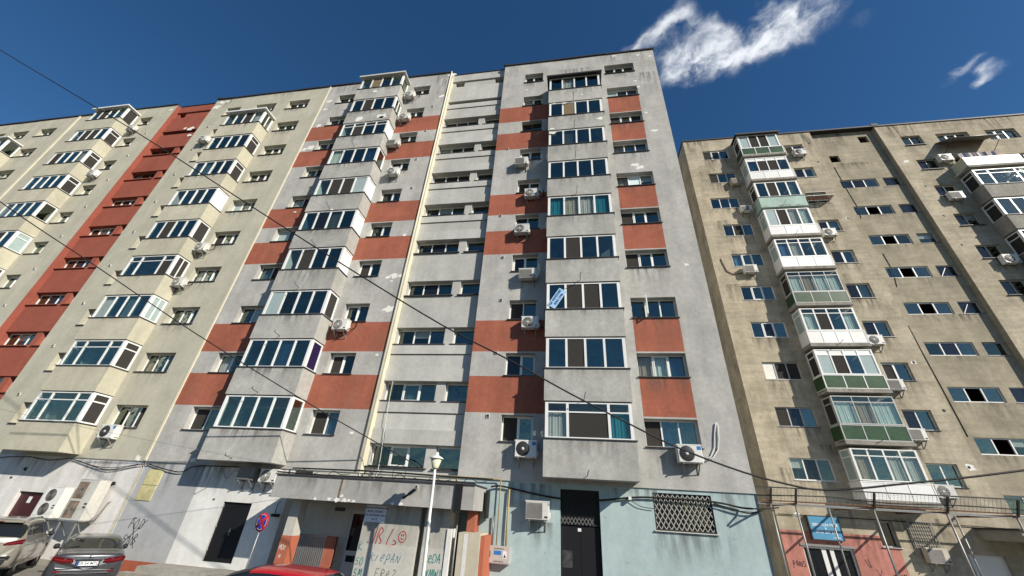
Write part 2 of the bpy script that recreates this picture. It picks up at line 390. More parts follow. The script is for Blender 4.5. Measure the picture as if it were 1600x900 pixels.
def window(bld, x, z, w, h, fields, y, depth, fm=PVC, sill=LEDGE, rs=random, mats=None, cur=.3, tr=0, label=None, sproj=.07, sash=True):
    o = wlink('window', frame_mesh(w, h, fields, fm, tr), bld, (x, y+depth-.07, z), label)
    for i, (px, pz, pw, ph) in enumerate(pane_boxes(w, h, fields, tr)):
        m = (mats[i] if mats and i < len(mats) and mats[i] else None) or rnd_pane(rs)
        if m == 'open': continue
        link('pane', pane_mesh(pw, ph, m), o, (px, .03, pz), (rs.uniform(-.006, .006), 0, rs.uniform(-.008, .008)))
        if m in (GLASS, GLASSB, GLASSG) and rs.random() < cur:
            link('curtain', curtain_mesh(pw+.03, ph+.02, rs.choice(CURS)), o, (px-.015, .16, pz-.01))
        elif m in (GLASS,) and rs.random() < .25:
            link('blind', cached(('bl', round(pw, 3), round(ph, 2)), lambda: MB().box(0, pw, 0, .01, ph*.55, ph).mesh('blind', CUR_W)), o, (px, .09, pz))
    if sash and fm is PVC and len(fields) > 1 and rs.random() < .7:
        i = 1 if len(fields) > 2 else rs.choice((0, 1))
        px, pz, pw, ph = pane_boxes(w, h, fields, tr)[i*(2 if tr else 1)]
        link('sash', sash_mesh(pw, ph, fm), o, (px, -.012, pz))
    if sill:
        link('sill', cached(('sill', round(w, 3), round(depth, 3), sill.name, sproj), lambda: MB().box(-.05, w+.05, -depth+.07-sproj, .0, -.032, -.004).mesh('sill', sill)), o, (0, 0, 0))
    return o

# ------------------------------------------------------------------ balconies
def balcony(bld, x0, x1, zb, zs, zt, y, dep, pm, kind='four', fm=PVC, ledge=LEDGE, rs=random, mats=None, sidemats=None, cur=.2,
            roof=None, parapet='solid', panels=3, panm=None, slabm=None, hook=False, left=True, wall_m=None, glaze=True, label=None):
    w = x1-x0; B = (x0, y-dep, zb)
    def mk():
        mb = MB(); H = zs-zb; t = .11
        if parapet == 'solid':
            mb.box(0, w, 0, t, 0, H); mb.box(0, t, t, dep, 0, H); mb.box(w-t, w, t, dep, 0, H); mb.box(t, w-t, t, dep, .002, .14)
        else:
            mb.box(-.04, w+.04, -.04, dep, -.02, .12)
            mb.box(-.01, w+.01, -.01, .12, .12, .2, 0)
        return mb.mesh('balcony', slabm or pm)
    o = wlink('balcony', cached(('bal', round(w, 3), round(zs-zb, 3), dep, (slabm or pm).name, parapet), mk), bld, B, label)
    H = zs-zb
    if parapet == 'panels':
        pw = (w-.05*(panels+1))/panels
        def fr():
            mb = MB()
            for i in range(panels+1): mb.box(i*(pw+.05), i*(pw+.05)+.05, 0, .05, .2, H)
            mb.box(0.05, w-.05, .002, .048, .2, .235); mb.box(.05, w-.05, .002, .048, H-.05, H)
            for xx in (0, w-.05):
                mb.box(xx, xx+.05, .05, dep, .2, .24); mb.box(xx, xx+.05, .05, dep, H-.05, H)
            return mb.mesh('railing_frame', fm)
        link('railing_frame', cached(('rf', w, H, panels, fm.name), fr), o)
        for i in range(panels):
            link('panel', pane_mesh(pw, H-.285, panm, .02), o, (i*(pw+.05)+.05, .015, .235))
        for xx in (.012, w-.037):
            link('side_panel', cached(('sp', dep, H, panm.name), lambda: MB().box(0, .025, .05, dep, .24, H-.05).mesh('side_panel', panm)), o, (xx, 0, 0))
    if ledge:
        def lg():
            mb = MB(); mb.box(-.05, w+.05, -.05, .13, 0, .03); mb.box(-.05, .12, .13, dep, 0, .03); mb.box(w-.12, w+.05, .13, dep, 0, .03); return mb.mesh('ledge', ledge)
        link('ledge', cached(('ledge', round(w, 3), dep, ledge.name), lg), o, (0, 0, H))
    if glaze:
        gi = .05; gw = w-2*gi; gz = H+.03; gh = zt-zs-.03; tr = 0; fields = [1, 1, 1, 1]; ff, mw = .125, .095
        if kind == 'transom': tr = .27; fields = [1, 1, 1, 1]; ff, mw = .10, .08
        if kind == 'wide': tr = .30; fields = [1, 2.1, 1]; ff, mw = .12, .10
        if kind == 'old': tr = .24; fields = [1, 1, 1, 1]; ff, mw = .045, .035
        if kind == 'oldwide': tr = .26; fields = [1.2, 1, 1.4]; ff, mw = .05, .04
        if kind == 'white_top': tr = .27; ff, mw = .09, .07
        fo = link('glazing_frame', frame_mesh(gw, gh, fields, fm, tr, ff, mw, .07, .055 if ff > .06 else ff), o, (gi, gi, gz))
        for i, (px, pz, pw, ph) in enumerate(pane_boxes(gw, gh, fields, tr, ff, mw, .055 if ff > .06 else ff)):
            top = tr and i % 2 == 1; k = i//2 if tr else i
            m = (mats[k] if mats and mats[k] and not top else None) or (PVC if (kind == 'white_top' and top) else (GLASS if top else (GLASSB if rs.random() < .62 else (SCREEN if rs.random() < .5 else GLASS))))
            if m == 'open': continue
            cm = None
            if isinstance(m, tuple): m, cm = m
            link('pane', pane_mesh(pw, ph, m), o, (gi+px, gi+.03, gz+pz), (rs.uniform(-.006, .006), 0, rs.uniform(-.008, .008)))
            if cm: link('curtain', curtain_mesh(pw+.04, ph+.02, cm), o, (gi+px-.02, gi+.14, gz+pz-.01))
            elif not top and m in (GLASS, GLASSB) and rs.random() < cur:
                link('curtain', curtain_mesh(pw+.04, ph+.02, rs.choice(CURS)), o, (gi+px-.02, gi+.14, gz+pz-.01))
        # side glazing, seen from the right and from the left
        sd = dep-gi-.075
        stype = rs.choice((0, 0, 1, 1, 2)) if sidemats is None else sidemats[0]
        def sf():
            mb = MB(); f = .09
            mb.box(0, .07, 0, f, 0, gh); mb.box(0, .07, sd-f, sd, 0, gh); mb.box(0, .07, f, sd-f, 0, f*.8); mb.box(0, .07, f, sd-f, gh-f*.8, gh)
            if stype == 1: mb.box(.002, .068, f, sd-f, gh-.42, gh-.36)
            if stype == 2: mb.box(.002, .068, sd/2-.03, sd/2+.03, f*.8, gh-f*.8)
            return mb.mesh('side_frame', fm)
        smm = sidemats[1] if sidemats else rs.choice((GLASS, GLASSB, FROST, GLASSB, SCREEN))
        for sx in (gi, w-gi-.07):
            link('side_frame', cached(('sf', sd, round(gh, 3), stype, fm.name), sf), o, (sx, gi+.075, gz))
            link('side_pane', cached(('spn', sd, round(gh, 3), smm.name), lambda: MB().box(.03, .042, .09, sd-.09, .072, gh-.072).mesh('side_pane', smm)), o, (sx, gi+.075, gz))
    if roof:
        def rf():
            mb = MB(); mb.box(-.12, w+.12, -.16, dep, 0, .09); mb.box(-.14, w+.14, -.18, -.16, -.04, .10); return mb.mesh('balcony_roof', roof)
        link('balcony_roof', cached(('brf', round(w, 2), dep, roof.name), rf), o, (0, 0, zt-zb+.01))
    if hook:
        link('hook', cached('hook', lambda: MB().tube([(0, .03, 0), (0, -.22, .02), (.0, -.42, .06), (.05, -.46, .14)], .014, 5).mesh('hook', IRON)), o, (w*.47, 0, .1))
    return o
def chip(bld, x, z, y, r, seed, name='paint_chip', m=PEEL):      # flake of bare plaster on a wall
    rs = random.Random(seed); n = 11; pts = []
    for i in range(n):
        t = 2*math.pi*i/n; q = r*(.45+.75*rs.random()); pts.append((q*math.cos(t)*1.25, q*math.sin(t)*.8))
    mb = MB(); mb.poly([(a, -.005, b) for a, b in pts])
    for i in range(n):
        a, b = pts[i], pts[(i+1) % n]; mb.quad((a[0], .002, a[1]), (b[0], .002, b[1]), (b[0], -.005, b[1]), (a[0], -.005, a[1]))
    wlink(name, mb.mesh(name, m), bld, (x, y, z))
def rain_stain(bld, x0, x1, ztop, L, y, m=None):
    w = x1-x0
    me = cached(('rst', round(w, 2), round(L, 2), (m or STAIN).name), lambda: (lambda b: b.quad((0, 0, -L), (w, 0, -L), (w, 0, 0), (0, 0, 0)) or b)(MB()).mesh('rain_stain', m or STAIN))
    wlink('rain_stain', me, bld, (x0, y-.004, ztop))
def text_mesh(s, size, m, font_bold=True, align='CENTER', ext=.002):
    c = bpy.data.curves.new('lettering', 'FONT'); c.body = s; c.size = size; c.align_x = align; c.align_y = 'CENTER'; c.extrude = ext; c.offset = size*.018 if font_bold else 0
    o = bpy.data.objects.new('lettering', c); COL.objects.link(o)
    dg = bpy.context.evaluated_depsgraph_get(); me = bpy.data.meshes.new_from_object(o.evaluated_get(dg))
    bpy.data.objects.remove(o); me.materials.clear(); me.materials.append(m); me.name = 'lettering'
    return me
# ------------------------------------------------------------------ ground
GZ = -0.45
ASPH = mat('asphalt', (.055, .054, .052), .92, .25, var=.2, vscale=.4, bump=.5, bscale=90)
PAVE = mat('concrete_paving', (.20, .19, .17), .95, .15, var=.15, streak=0, bump=.4)
KERB = mat('kerb_concrete', (.34, .33, .30), .95, .15, var=.12, bump=.4)
mb = MB(); mb.quad((-600, -600, GZ-.12), (600, -600, GZ-.12), (600, 600, GZ-.12), (-600, 600, GZ-.12)); struct('ground', mb, mat('distant_ground', (.10, .09, .07), .95, .1, var=.2, vscale=.05))
mb = MB(); mb.quad((-140, -10, GZ-.11), (140, -10, GZ-.11), (140, -2.4, GZ-.11), (-140, -2.4, GZ-.11)); struct('road', mb, ASPH)
mb = MB(); mb.quad((-140, -60, GZ-.1), (140, -60, GZ-.1), (140, -10.0, GZ-.1), (-140, -10.0, GZ-.1)); struct('courtyard_paving', mb, ASPH)
mb = MB(); mb.quad((-140, -2.25, GZ), (7.2, -2.25, GZ), (7.2, .3, GZ), (-140, .3, GZ)); mb.quad((6.2, -2.25, GZ+.004), (140, -2.25, GZ+.004), (140, 9, GZ+.004), (6.2, 9, GZ+.004)); struct('pavement', mb, PAVE)
mb = MB()
for i in range(140): mb.box(-140+i*2, -140+i*2+1.985, -2.4, -2.25, GZ-.2, GZ+.01)
struct('kerb', mb, KERB)

ZS = lambda k: 5.03+2.75*(k-1)            # window sill of floor k
HH = 1.05
PB = lambda k: 3.73+2.75*(k-1)            # balcony parapet bottom
BD = .92
BANDS = [9, 8, 6, 5, 3, 2]
ROOFZ = 32.2

def panel_block(name, label, x0, x1, mats, red, cfg, loc, right_face=None):
    """one stairwell of the panel-built block; cfg lists its columns"""
    b = thing(name, label, 'building', loc)
    mb = MB(); holes = []; zones = []
    for (a, e, k0, k1) in cfg['wins']:
        for k in range(k0, k1+1): holes.append((a, e, ZS(k), ZS(k)+HH, .34))
    for (a, e, k0, k1) in cfg['bals']:
        for k in range(k0, k1+1): holes.append((a+.5, e-.7, PB(k)+.35, PB(k)+2.35, .3))
    for h in cfg.get('extra', []): holes.append(h)
    if red:
        for (a, e) in cfg['bands']:
            for k in BANDS: zones.append((a, e, ZS(k-1)+HH+.07, ZS(k)-.04, 1))
    s0, s1 = cfg['stair']; SY = .4
    wall_mesh(mb, x0, s0, 3.6, ROOFZ, 0, [h for h in holes if h[1] <= s0], zones, 0)
    wall_mesh(mb, s1, x1, 3.6, ROOFZ, 0, [h for h in holes if h[0] >= s1], zones, 0)
    # stair recess
    sh = []
    for n in range(0, 10):
        z = 3.91+2.75*n
        if n == 9:
            sh += [(s0+.25, s0+.95, 30.72, 31.4, .3, 2), (s1-.8, s1-.02, 30.72, 31.4, .3, 2), (s0+.05, s1-.05, 28.55, 28.87, .3, 2)]
        else:
            sh += [(s0+.05, s1-1.62, z, z+.88, .3, 2), (s1-1.18, s1-.02, z, z+.88, .3, 2)]
    wall_mesh(mb, s0, s1, 3.3, ROOFZ, SY, sh, [], 2)
    rm = 3
    mb.quad((s0, 0, 3.3), (s0, SY, 3.3), (s0, SY, ROOFZ), (s0, 0, ROOFZ), rm); mb.quad((s1, SY, 3.3), (s1, 0, 3.3), (s1, 0, ROOFZ), (s1, SY, ROOFZ), 2)
    wlink('wall', mb.mesh('wall', mats), b, (0, 0, 0))
    # spandrel strips of the stair column
    sp = mats[4]
    for n in range(0, 10):
        z = 3.91+2.75*n; H = 1.87 if n < 9 else 1.75
        if n == 9: z = 28.54
        top_ = z; low = z-H+.02
        if n == 0: low = 3.3
        plain = cfg.get('plain', ()); w = s1-s0-.02
        if n == 9: wlink('spandrel', cached(('spT', x0), lambda: MB().box(0, w, 0, .10, 0, 1.8).mesh('spandrel', sp)), b, (s0+.01, SY-.10, 28.89))
        if n in plain:
            wlink('spandrel', cached(('spA', x0, n), lambda: MB().box(0, w, 0, .06, 0, top_-low-.06).mesh('spandrel', sp)), b, (s0+.01, SY-.06, low))
        elif n == 0:
            wlink('spandrel', cached(('spA', x0, n), lambda: MB().box(0, w, 0, .06, 0, top_-low-.06).mesh('spandrel', sp)), b, (s0+.01, SY-.06, low))
        else:
            for (za, zb_, pr) in ((top_-.52, top_-.05, .12), (top_-1.24, top_-.56, .06), (low, top_-1.245, .13)):
                if zb_ > za: wlink('spandrel', cached(('spB', x0, round(zb_-za, 3), pr), lambda: MB().box(0, w, 0, pr, 0, zb_-za).mesh('spandrel', sp)), b, (s0+.01, SY-pr, za))
        if n < 9:
            rs = random.Random(name+str(n))
            fmm = PVC if (red or n < 7) else BRN
            window(b, s0+.05, z+.005, s1-1.62-s0-.05, .87, [1, 1, 1], SY, .3, fmm, None, rs, cur=.05, mats=[GLASS, rs.choice((GLASS, GLASSB, DKGLASS)), GLASSB], sash=n < 2)
            window(b, s1-1.18, z+.005, 1.16, .87, [1], SY, .3, fmm, None, rs, cur=.05, mats=[GLASSB])
            wlink('sill', cached(('stsill', x0), lambda: MB().box(0, s1-s0-1.5, 0, .16, 0, .045).mesh('sill', cfg.get('stsill', LEDGE))), b, (s0+.01, SY-.15, z-.05))
            wlink('sill', cached(('stsill2', x0), lambda: MB().box(0, 1.25, 0, .16, 0, .045).mesh('sill', cfg.get('stsill', LEDGE))), b, (s1-1.26, SY-.15, z-.05))
    wlink('top_spandrel', MB().box(s0+.005, s1-.005, SY-.1, SY+.02, 31.45, ROOFZ+.1).mesh('top_spandrel', sp), b, (0, 0, 0))
    # body of the block: sides, back, roof, a dim core behind the windows
    mb = MB()
    mb.quad((x1, 0, GZ-.1), (x1, 12, GZ-.1), (x1, 12, ROOFZ), (x1, 0, ROOFZ)); mb.quad((x0, 12, GZ-.1), (x0, 0, GZ-.1), (x0, 0, ROOFZ), (x0, 12, ROOFZ))
    mb.quad((x1, 12, GZ-.1), (x0, 12, GZ-.1), (x0, 12, ROOFZ), (x1, 12, ROOFZ))
    wlink('side_wall', mb.mesh('side_wall', mats[0]), b, (0, 0, 0))
    mb = MB(); mb.quad((x0, 0, ROOFZ), (s0, 0, ROOFZ), (s0, 12, ROOFZ), (x0, 12, ROOFZ)); mb.quad((s0, SY, ROOFZ), (s1, SY, ROOFZ), (s1, 12, ROOFZ), (s0, 12, ROOFZ)); mb.quad((s1, 0, ROOFZ), (x1, 0, ROOFZ), (x1, 12, ROOFZ), (s1, 12, ROOFZ))
    for (fa, fb) in ((x0+.01, s0), (s1, x1+.07 if right_face else x1-.01)):
        fx = fa; frs = random.Random(int(fa*10))
        while fx < fb-.05:
            fe = min(fb, fx+frs.uniform(1.6, 2.4)); q1 = frs.uniform(-.02, .03); q2 = frs.uniform(-.02, .03)
            wlink('roof_flashing', (lambda m_: m_.obox((fx+.003, 0, ROOFZ+.07+q1), (fe-.003, 0, ROOFZ+.07+q2), .2+frs.uniform(-.02, .03), .12) or m_)(MB()).mesh('roof_flashing', ROOFT), b, (0, .02, .0)); fx = fe
    mb.box(s0+.002, s1-.102, SY-.15, SY+.25, ROOFZ+.104, ROOFZ+.16)
    mb.box(s1-.1, s1+.25, -.07, .6, ROOFZ+.141, ROOFZ+.32)
    wlink('roof', mb.mesh('roof', ROOFT), b, (0, 0, 0))
    mb = MB(); mb.quad((x0+.05, 2.7, .1), (x1-.05, 2.7, .1), (x1-.05, 2.7, ROOFZ-.1), (x0+.05, 2.7, ROOFZ-.1))
    for k in range(0, 12): mb.quad((x0+.05, .42, 3.95+2.75*(k-1)), (x1-.05, .42, 3.95+2.75*(k-1)), (x1-.05, 2.7, 3.95+2.75*(k-1)), (x0+.05, 2.7, 3.95+2.75*(k-1)))
    wlink('inner_floors', mb.mesh('inner_floors', ROOM), b, (0, 0, 0))
    return b

# --- grey block with terracotta bands
GX0, GX1 = -19.39, 6.18
cfgG = dict(wins=[(-18.25, -16.7, 1, 10), (-11.9, -10.5, 1, 10), (-3.1, -1.75, 1, 10), (2.66, 4.67, 1, 10)],
            bals=[(-15.87, -12.35, 1, 10), (-1.25, 2.17, 1, 9)], bands=[(GX0, -8.95), (-4.7, -.2), (2.66, 4.67)], stair=(-8.88, -4.7), plain=(3, 4))
GB = panel_block('apartment_building', 'grey rendered apartment block with terracotta red bands, the tallest in the middle of the photo', GX0, GX1,
                 [GREY, RED, PALE, CREAM, PALE], True, cfgG, (-6.6, 0, GZ), True)
for ci, (a, e, n) in enumerate([(-18.25, -16.7, 2), (-11.9, -10.5, 2), (-3.1, -1.75, 2), (2.66, 4.67, 3)]):
    for k in range(1, 11):
        rs = random.Random(ci*100+k); mm = None; cu_ = .3
        if ci == 3:
            mm = {10: [GLASS, GLASS, GLASS], 9: [FROST, GLASS, GLASS], 8: [SCREEN, GLASS, GLASS], 7: [(GLASS), GLASS, GLASS], 6: [GLASS, WBOARD, GLASS], 5: [SCREEN, GLASSB, GLASSB], 4: [SCREEN, GLASSB, GLASSB], 3: [GLASSB, GLASSB, GLASSB], 2: [GLASS, GLASSG, GLASS], 1: [SCREEN, GLASSB, GLASSB]}[k]
            cu_ = {7: 1, 2: 1, 1: 1, 10: 0, 5: 0, 4: .2, 3: 0}.get(k, .3)
        elif ci == 2: mm = [rs.choice((SCREEN, DKGLASS, GLASS)), GLASSB]; cu_ = .1
        elif ci == 1: mm = [rs.choice((SCREEN, GLASS)), rs.choice((GLASSB, GLASS))]
        window(GB, a, ZS(k)+.004, e-a, HH-.008, [1]*n, 0, .34, PVC if not (ci == 2 and k in (8,)) else BRN, LEDGE, rs, mm, cu_)
kindsL = {10: 'four', 9: 'four', 8: 'transom', 7: 'four', 6: 'four', 5: 'four', 4: 'four', 3: 'four', 2: 'four', 1: 'four'}
for k in range(1, 11):
    rs = random.Random(500+k)
    mm = {10: [GLASSG, BOARD, GLASSB, GLASSG], 9: [GLASSB, SCREEN, GLASSB, GLASSB], 8: [GLASSG, SCREEN, GLASSB, GLASSB], 7: [(GLASSG, CUR_W), GLASSB, GLASSB, (GLASSB, CUR_BL)], 6: [GLASSG, SCREEN, SCREEN, FROST],
          5: [GLASSB, DKGLASS, GLASSB, GLASSB], 4: [GLASSG, SCREEN, GLASSB, GLASSB], 3: [FROST, GLASS, GLASSB, GLASSB], 2: [GLASSB, GLASSB, GLASSB, GLASSB], 1: [GLASSG, GLASSB, GLASSB, GLASSG]}[k]
    sm = {6: (0, WBOARD), 5: (0, WBOARD), 4: (0, PVC), 2: (0, CUR_P), 3: (0, SCREEN), 1: (0, GLASSB), 7: (0, GLASSB), 8: (0, WBOARD), 9: (2, GLASSB), 10: (0, GLASSG)}[k]
    balcony(GB, -15.87, -12.35, PB(k), ZS(k)-.02, PB(k)+2.71, 0, BD, GREYP, kindsL[k], rs=rs, mats=mm, sidemats=sm, cur=.08, ledge=LEDGE, hook=k in (1, 2, 3, 4, 5, 6, 8),
            roof=WLEDGE if k == 10 else None)
for k in range(1, 10):
    rs = random.Random(700+k)
    mm = {9: [GLASSB, (GLASS, CUR_W), GLASSB, GLASSB], 8: [GLASSB, BOARD, GLASSB, GLASSB], 7: [GLASSB]*4, 6: [GLASSB]*4, 5: [(GLASS, CUR_T), (GLASSG, CUR_B), (GLASS, CUR_W), (GLASS, CUR_T)],
          4: [GLASSB, SCREEN, GLASSB, GLASSB], 3: [GLASSB, SCREEN, SCREEN, GLASSB], 2: [GLASSB, SCREEN, GLASSB, GLASSB], 1: [(GLASS, CUR_W), SCREEN, (GLASS, CUR_T)]}[k]
    balcony(GB, -1.25, 2.17, PB(k), ZS(k)+.02, PB(k)+2.71, 0, BD, GREYP, 'wide' if k == 1 else 'four', rs=rs, mats=mm, cur=.05, hook=k in (1, 2, 4, 6, 7, 8, 9), roof=ROOFT if k == 9 else None)
# closed-up window above the top right balcony, joint strips, flakes, vents
wlink('blocked_window', MB().box(0, 2.0, 0, .03, 0, .62).mesh('blocked_window', CONC), GB, (-.7, -.03, 28.75))
for i, (x, z, r) in enumerate([(3.74, 20.44, .2), (4.03, 20.18, .22), (5.21, 23.31, .16), (5.45, 13.34, .12), (-9.85, 13.19, .16), (-9.55, 13.24, .2), (-9.2, 13.25, .16), (-9.62, 12.92, .1), (-9.4, 11.23, .3), (-9.4, 8.73, .1), (-9.67, 5.13, .1),
        (-9.55, 16.05, .12), (-9.4, 29.3, .22), (-18.86, 27.14, .25), (-19.1, 24.5, .2), (-18.6, 24.7, .3), (4.75, 27.9, .13), (4.6, 28.6, .1), (-2.9, 28.9, .1), (5.9, 31.4, .12), (5.1, 31.7, .1), (-18.9, 30.2, .25), (-19.0, 29.2, .18), (-8.98, 31.9, .3), (4.9, 25.1, .1), (3.4, 31.95, .12), (-17.5, 18.4, .1), (-17.0, 3.75, .12)]):
    chip(GB, x, z, 0, r, i)
for i, (x, z, r) in enumerate([(-14.68, 26.1, .33), (-12.95, 26.15, .36), (-14.3, 29.3, .16), (-1.05, 23.1, .14), (1.95, 23.72, .2), (-14.09, 17.5, .1), (-.95, 22.7, .18), (-.2, 25.55, .1), (-.9, 25.6, .09), (.9, 26.3, .08), (-13.0, 26.0, .2)]):
    chip(GB, x, z, -BD, r, 90+i)
for (x, z) in [(-3.62, 14.18), (-3.52, 11.59), (-3.56, 8.84), (-3.68, 6.01), (-3.95, 17.09), (-3.91, 22.71), (-10.06, 22.44), (-9.92, 25.35), (-9.84, 19.81), (-9.9, 28.1)]:
    wlink('vent', cached('vent', lambda: MB().box(-.07, .07, -.04, .0, -.07, .07).box(-.05, .05, -.046, -.04, -.05, .05, 1).mesh('vent', [WLEDGE, BLACK])), GB, (x, -.001, z))
wlink('joint_strip', MB().box(-.11, .0, -.05, .02, 3.6, ROOFZ).mesh('joint_strip', CREAM), GB, (-19.385, 0, 0))
wlink('downpipe', MB().tube([(0, 0, 3.7), (0, 0, 18), (0, 0, 32.3)], .05, 7).mesh('downpipe', CREAM), GB, (-8.98, -.05, 0))
# peeled window sign and the open casement
wlink('for_sale_poster', MB().box(-.2, .2, 0, .006, -.52, .52).mesh('for_sale_poster', mat('pale_blue_paper', (.36, .56, .75), .7, .2)), GB, (0, 0, 0))
_p = [o for o in GB.children if o.name.startswith('for_sale')][0]
_p.location = Vector((-.72, -BD+.03, 11.15)) - GB.location; _p.rotation_euler = (0, R(32), 0)
for i, (s, dx) in enumerate((('DE VANZARE', -.09), ('0762 1746', .09))):
    link('lettering', text_mesh(s, .155, mat('ink_blue', (.03, .10, .30), .7, .1)), _p, (dx, -.008, 0), (R(90), R(-90), 0))
oc = wlink('open_casement', MB().box(0, .05, 0, .05, 0, .95).box(.52, .57, 0, .05, 0, .95).box(.05, .52, 0, .05, 0, .05).box(.05, .52, 0, .05, .9, .95).mesh('open_casement', PVC), GB, (3.34, .22, ZS(3)+.05)); oc.rotation_euler = (0, 0, R(-95))
link('pane', pane_mesh(.47, .85, GLASSG), oc, (.05, .02, .05))

# --- yellow block, its nearer stairwell
YX0, YX1 = -45.0, -19.5
cfgY = dict(wins=[(-43.7, -42.15, 3, 10), (-37.5, -36.15, 2, 10), (-28.65, -27.3, 1, 10), (-22.76, -20.83, 1, 10)],
            bals=[(-41.45, -37.85, 3, 10), (-26.6, -23.2, 1, 9)], bands=[], stair=(-34.35, -30.3), plain=tuple(range(10)), stsill=REDS)
cfgY['extra'] = [(-25.85, -23.9, ZS(10), ZS(10)+HH, .34)]
YB = panel_block('apartment_building', 'pale yellow apartment block with one red stairwell strip, left of the grey block', YX0, YX1, [YEL, REDS, REDS, REDS, REDS], False, cfgY, (-32, 0, GZ))
def cols(bld, lst, seed):
    for ci, (a, e, n, k0, k1) in enumerate(lst):
        for k in range(k0, k1+1):
            rs = random.Random(seed+ci*50+k)
            window(bld, a, ZS(k)+.004, e-a, HH-.008, [1]*n, 0, .34, PVC, LEDGE, rs, None, .35)
cols(YB, [(-43.7, -42.15, 2, 3, 10), (-37.5, -36.15, 2, 2, 10), (-28.65, -27.3, 2, 1, 10), (-22.76, -20.83, 3, 1, 10), (-25.85, -23.9, 3, 10, 10)], 2000)
def ybals(bld, x0, x1, ks, seed, top):
    for k in ks:
        rs = random.Random(seed+k)
        kind = rs.choice(('four', 'four', 'transom', 'four')) if seed != 3000 else {1: 'wide', 2: 'wide', 4: 'wide'}.get(k, 'four')
        balcony(bld, x0, x1, PB(k), ZS(k)-.02, PB(k)+2.71, 0, BD, YELP, kind, rs=rs, cur=.18, roof=PVC if k == top else None, sidemats=(rs.choice((0, 1, 1, 2)), rs.choice((GLASSG, FROST, GLASSB, SCREEN, GLASS))) if not (seed == 3000 and k == 6) else (0, PVC))
ybals(YB, -26.6, -23.2, range(1, 10), 3000, 9); ybals(YB, -41.45, -37.85, range(3, 11), 3100, 10)
for k in range(1, 10):
    wlink('vent', cached('vent', None), YB, (-29.3, -.001, ZS(k)+1.45)); wlink('vent', cached('vent', None), YB, (-35.4, -.001, ZS(k)+1.45))
for i, (x, z, r) in enumerate([(-29.6, 31.8, .3), (-29.9, 31.2, .35), (-29.2, 31.9, .2), (-19.9, 3.7, .15), (-34.8, 31.6, .2)]): chip(YB, x, z, 0, r, 300+i)
for i, (x, z, r) in enumerate([(-31.6, 29.0, .3), (-31.2, 28.1, .2), (-32.2, 29.1, .18)]): chip(YB, x, z, .3, r, 330+i)
wlink('joint_strip', MB().box(-.12, .12, -.05, .02, 3.6, ROOFZ).mesh('joint_strip', CREAM), YB, (-45.1, 0, 0))
# --- yellow block, farther stairwell at the left edge of the view
FB0, FB1 = -70.4, -45.12
cfgF = dict(wins=[(-54.1, -52.75, 7, 10), (-48.6, -46.65, 6, 10)], bals=[(-52.0, -48.75, 6, 9)], bands=[], stair=(-59.8, -55.8), plain=tuple(range(10)), stsill=REDS)
cfgF['extra'] = [(-51.9, -49.9, ZS(10), ZS(10)+HH, .34)]
FB = panel_block('apartment_building', 'pale yellow block section cut off by the left edge of the photo', FB0, FB1, [YEL, REDS, REDS, REDS, REDS], False, cfgF, (-58, 0, GZ))
cols(FB, [(-54.1, -52.75, 2, 7, 10), (-48.6, -46.65, 3, 6, 10), (-51.9, -49.9, 3, 10, 10)], 4000)
ybals(FB, -52.0, -48.75, range(6, 10), 3300, 9)

# --- ground floor walls (set 5 cm back below the insulation)
def ground_wall(bld, x0, x1, holes, zones, mats):
    mb = MB(); wall_mesh(mb, x0, x1, GZ-.05, 3.6, .05, holes, zones, 0)
    mb.quad((x0, 0, 3.6), (x0, .06, 3.6), (x1, .06, 3.6), (x1, 0, 3.6), 0)
    wlink('base_wall', mb.mesh('base_wall', mats), bld, (0, 0, 0))
ground_wall(GB, GX0, -11.85, [(-14.68, -13.34, .2, 2.25, .16)], [(-16.25, -11.85, .02, 3.6, 1), (GX0, -16.25, GZ-.1, 0, 2), (-16.25, -11.85, GZ-.1, .02, 3)], [LGREY, WHITEW, PLINTH, CONC])
ground_wall(GB, -11.0, GX1, [(-.66, .77, GZ+.1, 3.42, .3), (2.67, 4.67, 2.3, 3.47, .3), (-8.83, -8.07, GZ+.3, 2.25, .1)], [(-11.0, -4.55, GZ, 3.6, 1)], [BLUE, LBEIGE])
ground_wall(YB, YX0, -19.5, [(-25.43, -24.03, .05, 2.1, .18)], [(-45, -19.5, GZ-.1, -.25, 1)], [OFFW, CONC])
ground_wall(FB, FB0, FB1, [], [], [OFFW])
mb = MB(); mb.quad((-11.85, .05, GZ), (-11.85, 1.6, GZ), (-11.85, 1.6, 3.6), (-11.85, .05, 3.6)); mb.quad((-11.0, 1.6, GZ), (-11.0, .05, GZ), (-11.0, .05, 3.6), (-11.0, 1.6, 3.6)); mb.quad((-11.85, 1.6, GZ), (-11, 1.6, GZ), (-11, 1.6, 3.6), (-11.85, 1.6, 3.6)); mb.quad((-11.85, .05, 3.595), (-11, .05, 3.595), (-11, 1.6, 3.595), (-11.85, 1.6, 3.595))
wlink('passage_wall', mb.mesh('passage_wall', WHITEW), GB, (0, 0, 0))
